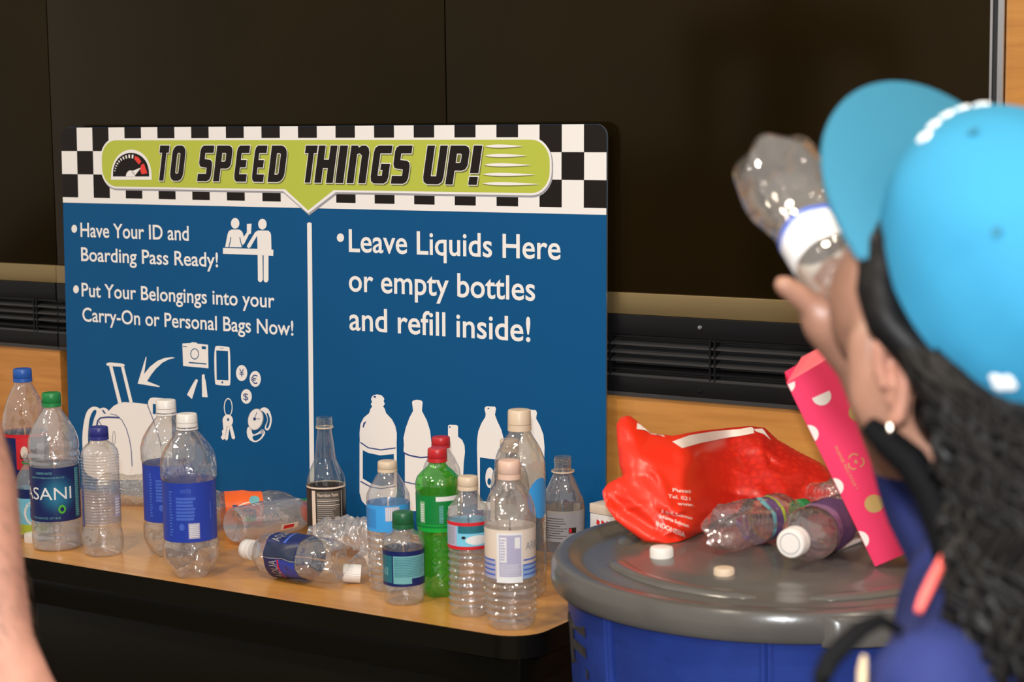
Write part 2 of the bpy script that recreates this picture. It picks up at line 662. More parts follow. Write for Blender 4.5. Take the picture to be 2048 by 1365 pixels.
def rr(x0, x1, y0, y1, rad, corners='1111', asp=1.0):
    """rectangle with chosen round corners (bl, br, tr, tl); asp = width/height of the cell"""
    Q = []
    rx, ry = rad / asp, rad
    for f, cx, cy, a0 in ((corners[0], x0, y0, 180), (corners[1], x1, y0, 270), (corners[2], x1, y1, 0), (corners[3], x0, y1, 90)):
        if f == '0':
            Q.append((cx, cy))
        else:
            ox = cx + rx if cx == x0 else cx - rx
            oy = cy + ry if cy == y0 else cy - ry
            for k in range(6):
                w = math.radians(a0 + 90 * k / 5)
                Q.append((ox + rx * math.cos(w), oy + ry * math.sin(w)))
    return Q


GL = {
    'T': [[(0, 1), (0, .8), (.3, .8), (.3, 0), (.75, 0), (.75, .8), (1, .8), (1, 1)]],
    'O': [rr(0, 1, 0, 1, .22, asp=.6), rr(.37, .63, .2, .8, .06, asp=.6)],
    'D': [rr(0, 1, 0, 1, .25, '0110', asp=.6), rr(.37, .63, .2, .8, .06, '0110', asp=.6)],
    'P': [[(0, 0), (.37, 0), (.37, .36), (.75, .36), (.92, .40), (1, .5), (1, .86), (.92, .96), (.75, 1), (0, 1)], rr(.37, .64, .55, .80, .05, '0110', asp=.6)],
    'E': [[(.2, 0), (1, 0), (1, .2), (.38, .2), (.38, .40), (.85, .40), (.85, .60), (.38, .60), (.38, .8), (1, .8), (1, 1), (.2, 1), (.05, .94), (0, .84), (0, .16), (.05, .06)]],
    'S': [[(0, 0), (.72, 0), (.92, .05), (1, .16), (1, .46), (.93, .56), (.8, .6), (.38, .62), (.38, .8), (1, .8), (1, 1), (.22, 1), (.06, .95), (0, .85), (0, .52), (.07, .43), (.2, .40), (.62, .38), (.62, .2), (0, .2)]],
    'H': [[(0, 0), (.36, 0), (.36, .40), (.64, .40), (.64, 0), (1, 0), (1, 1), (.64, 1), (.64, .62), (.36, .62), (.36, 1), (0, 1)]],
    'I': [[(0, 0), (1, 0), (1, 1), (0, 1)]],
    'n': [[(0, 0), (.36, 0), (.36, .78), (.5, .80), (.63, .74), (.63, 0), (1, 0), (1, .82), (.93, .94), (.78, 1), (.55, 1), (.40, .94), (.36, 1), (0, 1)]],
    'G': [[(.22, 0), (.78, 0), (.95, .06), (1, .18), (1, .52), (.5, .52), (.5, .36), (.63, .36), (.63, .2), (.37, .2), (.37, .8), (1, .8), (1, 1), (.22, 1), (.05, .94), (0, .82), (0, .18), (.05, .06)]],
    'U': [[(.22, 0), (.78, 0), (.95, .06), (1, .18), (1, 1), (.64, 1), (.64, .2), (.36, .2), (.36, 1), (0, 1), (0, .18), (.05, .06)]],
    '!': [[(0, 0), (1, 0), (1, .2), (0, .2)], [(0, .30), (1, .30), (1, 1), (0, 1)]],
}
title = [('T', 312.5, 342), ('O', 338.5, 375.5), ('S', 394, 431.5), ('P', 426, 469), ('E', 467, 503), ('E', 502.5, 537.5), ('D', 535, 578.5),
         ('T', 602.5, 638), ('H', 628.5, 677.5), ('I', 670.5, 698.5), ('n', 693, 743), ('G', 739.5, 787.5), ('S', 781.5, 827.5),
         ('U', 844.5, 898), ('P', 890.5, 943), ('!', 936.5, 967)]
p = Print()
tt1, tt0 = sg(312, 291.5)[1], sg(312, 361)[1]
SHR = 0.0115
for ch, xa, xb in title:
    p = Print()
    s0 = sg(xa, 330)[0] + .0012
    s1 = sg(xb, 330)[0] - .0012
    w = s1 - s0 - SHR
    polys = [[(s0 + x * w + y * SHR, tt0 + y * (tt1 - tt0)) for x, y in q] for q in GL[ch]]
    p.poly([[(x + .0022, t - .0026) for x, t in polys[0]]] if ch != '!' else [[(x + .0022, t - .0026) for x, t in q] for q in polys], SHADE, 6, 0.0011)
    p.poly(polys if ch in 'OD' else polys, WHITE, 7, 0.0017)
    p.poly(polys, BLACK, 8, 0.0003)
    p.build('title_letter', sign, smooth=False)

# wording
B = 0.012
for line in (('Have Your ID and', 161.4, 377.7, 473.6, 29.5), ('Boarding Pass Ready!', 162.7, 436.2, 521.9, 28.5),
             ('Put Your Belongings into your', 163.7, 549, 593, 28.5), ('Carry-On or Personal Bags Now!', 165.2, 586.7, 642.5, 28.5),
             ('Leave Liquids Here', 698, 1121.3, 503.4, 47), ('or empty bottles', 698, 1070.4, 582.3, 47.5), ('and refill inside!', 699, 1060.9, 659.8, 48)):
    wds = Print()
    wds.text(*line, WHITE, 1, B)
    ivs = sorted((min(wds.v[i][0] for i in f), max(wds.v[i][0] for i in f)) for f in wds.f)
    cuts, hi = [], ivs[0][1]
    hcap = sg(line[1], line[3] - line[4])[1] - sg(line[1], line[3])[1]
    for a_, b_ in ivs:
        if a_ - hi > .20 * hcap:
            cuts.append((a_ + hi) / 2)
        hi = max(hi, b_)
    for k in range(len(cuts) + 1):
        lo_, hi_ = ([-9] + cuts)[k], (cuts + [9])[k]
        p = Print()
        fs_ = [f for f in wds.f if lo_ < wds.v[f[0]][0] < hi_]
        ids = sorted({i for f in fs_ for i in f})
        mp_ = {q: n_ for n_, q in enumerate(ids)}
        p.add([wds.v[i] for i in ids], [tuple(mp_[i] for i in f) for f in fs_], WHITE)
        p.build('word', sign, smooth=False)
for e in ((148.7, 457.9, 5.6, 8), (152.2, 579, 5.6, 8), (681, 475.7, 7.2, 8.6)):
    p = Print()
    p.px([ell(*e)], WHITE, 1)
    p.build('bullet', sign, smooth=False)
p = Print()
p.px([[(614.3, 447), (619, 444.5), (623.5, 447), (629, 1000), (620, 1000)]], WHITE, 1)
p.build('divider_line', sign, smooth=False)

# pictogram: two people at a desk
p = Print()
q5 = lambda *a: [(430 + x / 8.529, 420 + y / 8.529) for x, y in a]
p.px([q5(*ell(345, 230, 72, 92))], WHITE, 1)
p.px([q5(*ell(810, 245, 72, 92))], WHITE, 1)
p.px([q5((175, 635), (215, 420), (235, 365), (285, 335), (415, 335), (460, 365), (480, 410), (492, 460), (545, 385), (545, 240), (625, 235), (615, 410), (585, 410), (500, 580), (485, 592), (470, 590), (468, 640))], WHITE, 1)
p.px([q5(*band([(273, 465), (262, 540), (238, 638)], 14))], BLUE, 2)
p.px([q5(*band([(425, 465), (440, 540), (465, 638)], 14))], BLUE, 2)
p.px([q5((690, 375), (740, 352), (910, 355), (945, 385), (958, 430), (965, 690), (920, 780), (730, 770), (720, 440), (605, 640), (575, 655), (545, 630), (555, 595))], WHITE, 1)
p.px([q5((730, 760), (812, 765), (820, 1190), (800, 1225), (775, 1235), (745, 1222), (735, 1195))], WHITE, 2)
p.px([q5((832, 765), (915, 768), (915, 1195), (900, 1228), (872, 1240), (845, 1228), (832, 1195))], WHITE, 2)
p.px([q5((140, 650), (725, 665), (1000, 682), (998, 785), (725, 770), (140, 750))], WHITE, 3)
p.build('desk_pictogram', sign, smooth=False)

# pictogram: luggage
p = Print()
q6 = lambda *a: [(160 + x / 5.933, 670 + y / 5.933) for x, y in a]
p.px([q6(*smooth_poly([(315, 328), (420, 333), (530, 345), (533, 382), (420, 375), (313, 372)], 2))], WHITE, 1)
p.px([q6((345, 368), (385, 370), (495, 808), (455, 818))], WHITE, 1)
p.px([q6((485, 374), (522, 376), (628, 808), (590, 808))], WHITE, 1)
p.px([q6((340, 905), (400, 845), (455, 815), (520, 800), (640, 805), (800, 825), (945, 1240), (1000, 1500), (1000, 1720), (300, 1720))], WHITE, 1)
p.px([q6((806, 830), (812, 785), (835, 752), (880, 745), (1030, 758), (1065, 775), (1083, 810), (1087, 860), (1100, 1740), (1000, 1740), (945, 1240)),
      q6((865, 820), (1035, 835), (1035, 952), (865, 940))], WHITE, 1)
p.px([q6(*band([(800, 828), (870, 1010), (945, 1240), (965, 1320)], 9))], DARKBLUE, 2)
bp = smooth_poly([(35, 1400), (28, 1200), (50, 1020), (85, 900), (150, 850), (210, 858), (237, 880), (275, 862), (325, 875), (362, 935), (440, 950), (505, 1010), (555, 1110), (590, 1240), (610, 1400), (620, 1720), (60, 1720)], 2)
p.px([q6(*bp)], WHITE, 3)
p.px([q6(*smooth_poly([(95, 1290), (105, 1050), (135, 935), (178, 882), (208, 905), (162, 1010), (132, 1180), (118, 1300)], 2))], BLUE, 4)
p.px([q6((262, 890), (278, 888), (310, 930), (300, 940), (282, 928))], DARKBLUE, 4)
p.px([q6(*band([(200, 1095), (215, 1020), (245, 988), (330, 978), (474, 984)], 20))], DARKBLUE, 4)
p.px([q6(*band([(362, 938), (435, 955), (500, 1012), (552, 1112), (592, 1250), (612, 1380), (622, 1560)], 8))], DARKBLUE, 4)
p.px([q6(*band([(228, 1025), (270, 1095)], 8))], DARKBLUE, 4)
p.px([q6(*ell(407, 1225, 20, 85)), q6(*ell(407, 1225, 12, 74))], GREYP, 4)
p.px([q6((685, 580), (782, 262), (791, 265), (762, 465), (830, 380), (920, 310), (1010, 275), (1095, 265), (1130, 275), (1060, 290), (980, 330), (900, 405), (845, 475), (797, 550), (947, 610), (942, 622))], WHITE, 1)
p.build('luggage_pictogram', sign, smooth=False)

# pictogram: belongings
p = Print()
p.px([q6((1215, 105), (1315, 98), (1325, 88), (1385, 92), (1390, 105), (1520, 118), (1525, 398), (1225, 370)),
      q6((1445, 135), (1495, 138), (1495, 175), (1445, 170)), q6((1222, 133), (1272, 138), (1272, 148), (1222, 144)),
      q6((1293, 322), (1500, 340), (1500, 355), (1291, 337))], WHITE, 1)
p.px([q6(*ell(1362, 227, 51, 66)), q6(*ell(1362, 227, 42, 56))], BLUE, 2)
p.px([q6((1270, 712), (1335, 590), (1365, 540), (1380, 525), (1402, 540), (1390, 572), (1380, 600), (1330, 762))], WHITE, 1)
p.px([q6((1447, 545), (1448, 478), (1465, 466), (1480, 476), (1482, 515), (1492, 545), (1516, 742), (1450, 738))], WHITE, 1)
q7 = lambda *a: [(420 + x / 5.9375, 670 + y / 5.9375) for x, y in a]
p.px([q7(*smooth_poly([(48, 140), (100, 130), (215, 143), (240, 155), (247, 590), (225, 606), (80, 597), (57, 582)], 2)), q7((75, 185), (215, 195), (220, 542), (80, 535))], WHITE, 1)
p.px([q7(*ell(148, 566, 11, 13))], BLUE, 2)
p.px([q7(*band([(118, 158), (165, 161)], 9))], GREYP, 2)
for cx, cy, rx, ry in ((377, 455, 67, 95), (538, 525, 67, 95), (433, 733, 64, 87)):
    p.px([q7(*ell(cx, cy, rx, ry))], WHITE, 1)
for s, x0, x1, yb, cap in (('¥', 350, 406, 495, 95), ('€', 488, 566, 577, 105), ('$', 396, 456, 772, 85)):
    a = q7((x0, yb))[0]; b = q7((x1, yb))[0]
    p.text(s, a[0], b[0], a[1], cap / 5.9375, DARKBLUE, 2, 0.004)
p.px([q7(*ell(217, 862, 52, 110)), q7(*ell(217, 862, 42, 97))], WHITE, 1)
p.px([q7(*ell(213, 1022, 62, 76)), q7(*ell(217, 1008, 13, 18))], WHITE, 2)
p.px([q7((155, 1050), (215, 1090), (182, 1235), (152, 1250), (130, 1215), (150, 1190), (145, 1140), (162, 1125))], WHITE, 3)
p.px([q7((200, 1080), (237, 1080), (216, 1240), (196, 1258), (180, 1235))], WHITE, 3)
p.px([q7((228, 1085), (265, 1080), (302, 1222), (286, 1245), (262, 1230))], WHITE, 3)
p.px([q7(*smooth_poly([(585, 890), (635, 858), (690, 875), (722, 930), (738, 1010), (722, 1095), (690, 1142), (655, 1130), (648, 1095), (690, 1010), (650, 920)], 2))], WHITE, 1)
p.px([q7(*smooth_poly([(668, 925), (692, 930), (718, 1005), (702, 1085), (680, 1118), (662, 1105), (695, 1010)], 2))], BLUE, 2)
p.px([q7(*smooth_poly([(455, 1080), (432, 1150), (455, 1240), (530, 1285), (600, 1255), (650, 1190), (658, 1150), (620, 1115), (590, 1150), (540, 1180), (505, 1185), (495, 1130)], 2))], WHITE, 1)
p.px([q7(*smooth_poly([(507, 1202), (550, 1195), (600, 1170), (628, 1185), (590, 1238), (535, 1264), (507, 1235)], 2))], BLUE, 2)
p.px([q7(*ell(622, 1152, 16, 24)), q7(*ell(622, 1152, 9, 15))], DARKBLUE, 3)
p.px([q7(*ell(545, 1005, 92, 132, rot=.22))], GREYP, 3)
p.px([q7(*ell(543, 1005, 84, 124, rot=.22)), ], WHITE, 4)
p.px([q7(*ell(533, 1000, 17, 20))], DARKBLUE, 5)
p.px([q7(*band([(533, 1000), (562, 915)], 6))], DARKBLUE, 5)
p.px([q7(*band([(533, 1000), (600, 998)], 6))], DARKBLUE, 5)
p.build('belongings_pictogram', sign, smooth=False)

# pictogram: row of bottles
p = Print()
q8 = lambda *a: [(700 + x / 5.46, 770 + y / 5.46) for x, y in a]
q9 = lambda *a: [(880 + x / 6.5, 790 + y / 6.5) for x, y in a]
p.px([q8((230, 160), (240, 130), (262, 112), (300, 106), (345, 115), (372, 145), (375, 165), (366, 178), (382, 208), (362, 240), (378, 258), (395, 310), (460, 380), (495, 450), (512, 530), (510, 640), (514, 1180), (490, 1270), (420, 1340), (300, 1370), (200, 1345), (130, 1270), (105, 1180), (105, 640), (108, 620), (105, 530), (115, 430), (150, 360), (210, 310), (225, 262), (245, 238), (228, 215), (242, 185)),
      q8((140, 715), (200, 745), (330, 772), (480, 758), (480, 1090), (350, 1110), (240, 1085), (140, 1025))], WHITE, 1)
p.px([q8(*band([(115, 630), (200, 688), (340, 712), (500, 690)], 13))], DARKBLUE, 2)
p.px([q8(*band([(115, 1055), (230, 1118), (340, 1135), (500, 1110)], 13))], DARKBLUE, 2)
p.px([q8((138, 465), (148, 415), (182, 398), (165, 430), (150, 468))], DARKBLUE, 2)
p.px([q8(*ell(272, 132, 14, 11))], DARKBLUE, 2)
p.px([q8((678, 190), (690, 172), (735, 165), (780, 172), (794, 190), (786, 285), (840, 390), (875, 500), (890, 640), (885, 740), (880, 790), (880, 1380), (600, 1380), (600, 760), (585, 720), (590, 660), (585, 580), (610, 470), (650, 360), (690, 285))], WHITE, 1)
p.px([q8(*band([(585, 742), (650, 772), (770, 796), (888, 788)], 16))], DARKBLUE, 2)
p.px([q8(*band([(590, 1058), (680, 1080), (780, 1095)], 12))], DARKBLUE, 2)
p.px([q9((105, 402), (125, 390), (215, 393), (235, 410), (235, 545), (290, 590), (320, 660), (325, 750), (310, 880), (300, 1100), (300, 1400), (60, 1400), (60, 700), (80, 610), (105, 560))], WHITE, 1)
p.px([q9((18, 720), (20, 660), (45, 590), (100, 540), (118, 560), (75, 605), (45, 690), (45, 760))], WHITE, 2)
p.px([q9(*band([(50, 700), (62, 640), (105, 572)], 12))], DARKBLUE, 2)
p.px([q9((580, 190), (585, 165), (605, 150), (715, 155), (730, 180), (715, 260), (740, 330), (800, 460), (835, 600), (850, 760), (850, 1500), (490, 1500), (490, 1060), (482, 700), (485, 570), (500, 470), (540, 370), (590, 290), (595, 250)),
      q9((520, 815), (640, 832), (820, 850), (820, 1420), (520, 1380))], WHITE, 1)
p.px([q9(*ell(650, 1080, 58, 135)), q9(*ell(642, 1130, 24, 45))], WHITE, 2)
p.px([q9((1110, 215), (1130, 190), (1245, 200), (1262, 235), (1250, 310), (1300, 400), (1345, 520), (1360, 680), (1355, 900), (1365, 1420), (1000, 1420), (1000, 700), (1050, 560), (1090, 480), (1115, 400), (1150, 330), (1115, 270))], WHITE, 1)
for cx, cy in ((632, 178), (1160, 215), (128, 420)):
    p.px([q9(*ell(cx, cy, 12, 9))], DARKBLUE, 3)
p.build('bottle_pictogram', sign, smooth=False)

# ------------------------------------------------------------------ bottles
PET = clear('clear_plastic', (0.94, 0.94, 0.94), 0.08, (0.8, 0.8, 0.8), 0.045, 1.0, 45, 0.17)
PETH = clear('hazy_clear_plastic', (0.92, 0.92, 0.93), 0.24, (0.66, 0.66, 0.68), 0.08, 0.8, 50, 0.18)
PETG = clear('grey_tinted_plastic', (0.86, 0.84, 0.81), 0.10, (0.6, 0.55, 0.5), 0.05, 0.9, 50, 0.17)
PETGREEN = clear('green_plastic', (0.22, 0.72, 0.10), 0.20, (0.12, 0.70, 0.05), 0.045, 0.8, 50, 0.13)
PETPINK = clear('pinkish_clear_plastic', (0.95, 0.90, 0.91), 0.08, (0.75, 0.66, 0.66), 0.045, 1.0, 50, 0.20)
GLASS = clear('bottle_glass', (0.90, 0.92, 0.90), 0.03, (0.6, 0.6, 0.6), 0.03, 0.3, 40, 0.12)
FILM = clear('clear_label_film', (0.80, 0.84, 0.90), 0.14, (0.5, 0.55, 0.7), 0.2, 0.0, 1, 0.04)
CAPW = mat('cap_white', (0.78, 0.74, 0.70), 0.35, sss=0.1)
CAPTAN = mat('cap_tan', (0.66, 0.52, 0.38), 0.4)
CAPPEACH = mat('cap_peach', (0.70, 0.48, 0.38), 0.4)
CAPG = mat('cap_green', (0.015, 0.22, 0.055), 0.35)
CAPDG = mat('cap_dark_green', (0.012, 0.11, 0.04), 0.35)
CAPB = mat('cap_blue', (0.02, 0.10, 0.42), 0.35)
CAPN = mat('cap_navy', (0.025, 0.03, 0.20), 0.35)
CAPR = mat('cap_red', (0.50, 0.02, 0.025), 0.35)
CAPO = mat('cap_orange', (0.85, 0.10, 0.015), 0.35)


def lab(name, col, rough=0.35):
    return mat('label_' + name, col, rough, spec=0.4)


L_NAVY = lab('navy', (0.008, 0.018, 0.11))
L_TEAL = lab('teal', (0.02, 0.15, 0.20))
L_AQUA = lab('aqua', (0.16, 0.42, 0.45))
L_ROYAL = lab('royal', (0.02, 0.05, 0.38))
L_ROYAL2 = lab('royal_light', (0.06, 0.13, 0.55))
L_SKY = lab('sky', (0.05, 0.33, 0.75))
L_CREAM = lab('cream', (0.74, 0.62, 0.52))
L_WHITE = lab('white', (0.75, 0.74, 0.74))
L_LILAC = lab('lilac', (0.42, 0.40, 0.55))
L_RED = lab('red', (0.60, 0.02, 0.03))
L_ORANGE = lab('orange', (0.85, 0.13, 0.02))
L_LEAF = lab('leaf', (0.08, 0.42, 0.04))
L_LIME = lab('lime', (0.42, 0.52, 0.05))
L_CYAN = lab('cyan', (0.18, 0.55, 0.75))
L_BLACK = lab('black', (0.018, 0.013, 0.010))
L_GREY = lab('grey', (0.30, 0.28, 0.26))
L_GREEN = lab('green', (0.005, 0.20, 0.04))
L_PURPLE = lab('purple', (0.16, 0.08, 0.22))
L_STEEL = lab('steel', (0.28, 0.28, 0.30))


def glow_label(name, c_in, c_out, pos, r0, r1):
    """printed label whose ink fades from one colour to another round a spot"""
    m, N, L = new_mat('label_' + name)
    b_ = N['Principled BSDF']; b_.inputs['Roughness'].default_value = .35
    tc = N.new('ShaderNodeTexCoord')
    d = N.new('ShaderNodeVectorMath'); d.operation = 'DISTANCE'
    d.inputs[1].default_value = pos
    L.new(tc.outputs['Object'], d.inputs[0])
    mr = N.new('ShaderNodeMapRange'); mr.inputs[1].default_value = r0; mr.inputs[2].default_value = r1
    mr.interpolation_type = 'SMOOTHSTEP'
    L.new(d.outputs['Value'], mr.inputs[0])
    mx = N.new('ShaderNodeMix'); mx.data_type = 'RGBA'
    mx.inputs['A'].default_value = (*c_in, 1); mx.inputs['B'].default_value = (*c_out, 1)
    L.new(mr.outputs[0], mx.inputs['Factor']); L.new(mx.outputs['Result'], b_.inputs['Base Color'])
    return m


def pchip(xs, ys):
    xs = np.array(xs, float); ys = np.array(ys, float)
    h = np.diff(xs); dl = np.diff(ys) / h
    d = np.zeros(len(xs))
    for i in range(1, len(xs) - 1):
        if dl[i - 1] * dl[i] > 0:
            w1, w2 = 2 * h[i] + h[i - 1], h[i] + 2 * h[i - 1]
            d[i] = (w1 + w2) / (w1 / dl[i - 1] + w2 / dl[i])
    d[0], d[-1] = dl[0], dl[-1]

    def fn(x):
        i = int(np.clip(np.searchsorted(xs, x) - 1, 0, len(xs) - 2))
        t = (x - xs[i]) / h[i]
        return ((1 + 2 * t) * (1 - t) ** 2 * ys[i] + t * (1 - t) ** 2 * h[i] * d[i] + t * t * (3 - 2 * t) * ys[i + 1] + t * t * (t - 1) * h[i] * d[i + 1])
    return fn


LAID = []


class Bottle:
    """a lathed bottle, centimetres in, metres out; -Y is its face, z its axis"""

    def __init__(self, name, label, prof, cap=None, capmat=None, ring=None, ribs=(), petal=0.0, material=None, crumple=0.0, seed=0,
                 segs=40, flutes=(), thread=False, loc=(0, 0, 0), group=None, squash=None, cat='bottle', dent=None, bumps=None):
        self.root = thing(name, label, cat, loc, 0, group)
        self.rf = pchip([p_[0] for p_ in prof], [p_[1] for p_ in prof])
        self.top = prof[-1][0]
        self.crumple, self.seed, self.squash, self.petal = crumple, seed, squash, petal
        self.ribs, self.flutes, self.dent, self.bumps = ribs, flutes, dent, bumps
        nz = 190 if ribs or bumps else 84
        zs = [self.top * k / nz for k in range(nz + 1)]
        V, F = [], []
        # underside
        r0 = self.rad(0, 0)
        rings = [(0.0, 0.9), (0.35, 0.75), (0.8, 0.25)]
        for q, zz in rings:
            for j in range(segs):
                w = 2 * math.pi * j / segs
                rr_ = self.rad(w, 0) * max(q, 0.02)
                V.append(self.pt(w, zz * (1 if q else 1), rr_))
        for z in zs:
            for j in range(segs):
                w = 2 * math.pi * j / segs
                V.append(self.pt(w, z, self.rad(w, z)))
        k = len(rings) + nz + 1
        for i in range(k - 1):
            for j in range(segs):
                F.append((i * segs + j, i * segs + (j + 1) % segs, (i + 1) * segs + (j + 1) % segs, (i + 1) * segs + j))
        m = MB().add(V, F, material or PET)
        if thread:
            for zz in (0.35, 0.75):
                t0 = self.top - 0.3 - zz
                pts = [self.pt(2 * math.pi * a / 24, t0 + 0.25 * a / 24, self.rad(0, t0) + 0.06) for a in range(25)]
                m.tube(pts, 0.0007, material or PET, 5)
        m.build('shell', self.root, angle=70)
        if ring:
            z0, r_, mm = ring
            MB().lathe([(r_ * .01 - .001, z0 * .01), (r_ * .01, z0 * .01), (r_ * .01, z0 * .01 + .0025), (r_ * .01 - .001, z0 * .01 + .0025)], mm, 28, close_top=False, close_bot=False).build('neck_ring', self.root)
        if cap:
            z0, z1, r_ = cap
            self.capo = make_cap(self.root, z0, z1, r_, capmat)

    def rad(self, w, z):
        r = self.rf(min(max(z, 0), self.top))
        for z0, z1, n_, a in self.ribs:
            if z0 <= z <= z1:
                e = min(1, (z - z0) / .3, (z1 - z) / .3)
                r += a * e * math.cos(2 * math.pi * n_ * (z - z0) / (z1 - z0))
        for z0, z1, n_, a in self.flutes:
            if z0 <= z <= z1:
                e = math.sin(math.pi * (z - z0) / (z1 - z0))
                r += a * e * math.cos(n_ * w + 1.2 * (z - z0) / (z1 - z0))
        if self.bumps:
            z0, z1, n_, a = self.bumps
            if z0 <= z <= z1:
                r += a * math.cos(n_ * w) * math.cos(2 * math.pi * (z - z0) / .9)
        if self.petal and z < 3.2:
            t = 1 - z / 3.2
            r *= 1 - self.petal * t ** 1.3 * (0.5 + 0.5 * math.cos(5 * w))
        return r

    def pt(self, w, z, r):
        x, y = r * math.sin(w), -r * math.cos(w)
        if self.dent:
            z0, z1, w0, a = self.dent
            if z0 < z < z1:
                dw = (w - w0 + math.pi) % (2 * math.pi) - math.pi
                e = math.sin(math.pi * (z - z0) / (z1 - z0)) * math.exp(-(dw / .75) ** 2)
                x -= a * e * math.sin(w0); y += a * e * math.cos(w0)
        if self.crumple:
            c = self.crumple
            v = Vector((x * .38 + self.seed * 7.1, y * .38, z * .30))
            nn = noise.noise_vector(v) + 0.5 * noise.noise_vector(v * 2.3)
            e = min(1, z / 1.5 + .4) * min(1, (self.top - z) / 3 + .15)
            x += c * nn.x * e; y += c * nn.y * e; z += .6 * c * nn.z * e
        if self.squash:
            y *= self.squash
        return (x * .01, y * .01, z * .01)

    def sleeve(self, m, z0, z1, a0, a1, mm, off=0.04, nz=None, na=None):
        nz = nz or max(1, int((z1 - z0) / .8)); na = max(2, int(abs(a1 - a0) / 4.5))
        V, F = [], []
        for i in range(nz + 1):
            z = z0 + (z1 - z0) * i / nz
            for j in range(na + 1):
                w = math.radians(a0 + (a1 - a0) * j / na)
                V.append(self.pt(w, z, self.rad_plain(z) + off))
        for i in range(nz):
            for j in range(na):
                q = i * (na + 1) + j
                F.append((q, q + 1, q + na + 2, q + na + 1))
        m.add(V, F, mm)

    def rad_plain(self, z):
        r = self.rf(z)
        for z0, z1, n_, a in self.ribs:
            if z0 <= z <= z1:
                return r + abs(a)
        return r

    def text(self, m, s, z, cap, a0, a1, mm, off=0.07, bold=0.01, vert=False):
        V, F = text_shape(s, bold)
        n_ = int(abs(a1 - a0) / 6) if not vert else 0
        if n_ > 1:
            bm = bmesh.new()
            vv = [bm.verts.new((x, y, 0)) for x, y in V]
            for f in F:
                try:
                    bm.faces.new([vv[i] for i in f])
                except ValueError:
                    pass
            for k in range(1, n_):
                bmesh.ops.bisect_plane(bm, geom=bm.verts[:] + bm.edges[:] + bm.faces[:], plane_co=(k / n_, 0, 0), plane_no=(1, 0, 0))
            bm.verts.index_update()
            V = [(v.co.x, v.co.y) for v in bm.verts]
            F = [tuple(v.index for v in f.verts) for f in bm.faces]
            bm.free()
        P_ = []
        for x, y in V:
            if vert:      # reads upwards
                zz = z + x * cap
                w = a1 - y * (a1 - a0)
            else:
                zz = z + y * cap
                w = a0 + x * (a1 - a0)
            P_.append(self.pt(math.radians(w), zz, self.rad_plain(min(zz, self.top)) + off))
        m.add(P_, [tuple(f) for f in F], mm)

    def blob(self, m, z, a, rz, ra, mm, off=0.06, n=18):
        """oval print"""
        P_ = [self.pt(math.radians(a), z, self.rad_plain(z) + off)]
        F = [(0, 1 + k, 1 + (k + 1) % n) for k in range(n)]
        for q in range(1, 6):
            for k in range(n):
                w = 2 * math.pi * k / n
                zz = z + rz * math.sin(w) * q / 5
                P_.append(self.pt(math.radians(a + ra * math.cos(w) * q / 5), zz, self.rad_plain(zz) + off))
            if q > 1:
                o_ = 1 + (q - 2) * n
                F += [(o_ + k, o_ + n + k, o_ + n + (k + 1) % n, o_ + (k + 1) % n) for k in range(n)]
        m.add(P_, F, mm)

    def lines(self, m, z0, z1, n_, a0, a1, mm, off=0.065, duty=.5, rag=0.3, seed=1):
        rnd = random.Random(seed)
        for k in range(n_):
            z = z1 - (k + .5) * (z1 - z0) / n_
            h = duty * (z1 - z0) / n_ / 2
            e = a1 - (a1 - a0) * rag * rnd.random()
            self.sleeve(m, z - h, z + h, a0, e, mm, off, 1, 4)

    def lay(self, p0, p1, roll=0.0):
        """lie the bottle down: base at p0 pointing to p1"""
        z = (Vector(p1) - Vector(p0)).normalized()
        y = -(Vector(CAM) - Vector(p0))
        y = (y - y.dot(z) * z).normalized()
        x = y.cross(z)
        M = Matrix((x, y, z)).transposed().to_4x4()
        M = Matrix.Translation(p0) @ M @ Matrix.Rotation(roll, 4, 'Z')
        self.root.matrix_world = M
        LAID.append(self)
        return self

    def settle(self, z):
        bpy.context.view_layer.update()
        lo = 9
        for c in self.root.children:
            M = self.root.matrix_world @ c.matrix_local
            lo = min(lo, min((M @ v.co).z for v in c.data.vertices))
        M = self.root.matrix_world.copy()
        M.translation.z += z - lo + .0004
        self.root.matrix_world = M
        return self

    def stand(self, x, y, z=TZ, spin=0.0, tilt=(0, 0)):
        a = math.atan2(CAM[0] - x, -(CAM[1] - y))
        self.root.location = (x, y, z)
        self.root.rotation_euler = (tilt[0], tilt[1], a + spin)
        return self


def make_cap(root, z0, z1, r_, mm, name='cap'):
    h = (z1 - z0)
    kn = lambda w, z: 1 + (0.018 * math.cos(30 * w) if z < (z1 - .25) * .01 else 0)
    hb = z0 + h * .30
    o = MB().lathe([(r_ * .01 * .985, (hb + .05) * .01), (r_ * .01, (hb + .08) * .01), (r_ * .01 * .985, (z1 - .22) * .01), (r_ * .01 * .93, (z1 - .06) * .01), (r_ * .01 * .82, z1 * .01), (r_ * .004, z1 * .01)],
                   mm, 60, kn).build(name, root)
    MB().lathe([(r_ * .01 * .98, z0 * .01), (r_ * .0102, z0 * .01 + .0004), (r_ * .0101, hb * .01 - .0003), (r_ * .0097, hb * .01)], mm, 32).build('tamper_ring', root)
    return o


def loose_cap(label, p_, r_, h, mm, rot=(0, 0, 0), group=None):
    kn = lambda w, z: 1 + 0.018 * math.cos(30 * w)
    m = MB().lathe([(r_, 0), (r_, h * .8), (r_ * .94, h * .96), (r_ * .85, h), (r_ * .3, h)], mm, 60, kn)
    o = m.build('bottle_cap', None)
    o.location = p_; o.rotation_euler = rot
    return tag(o, label, 'bottle cap', group)


WATER = 'empty bottles standing on the table'
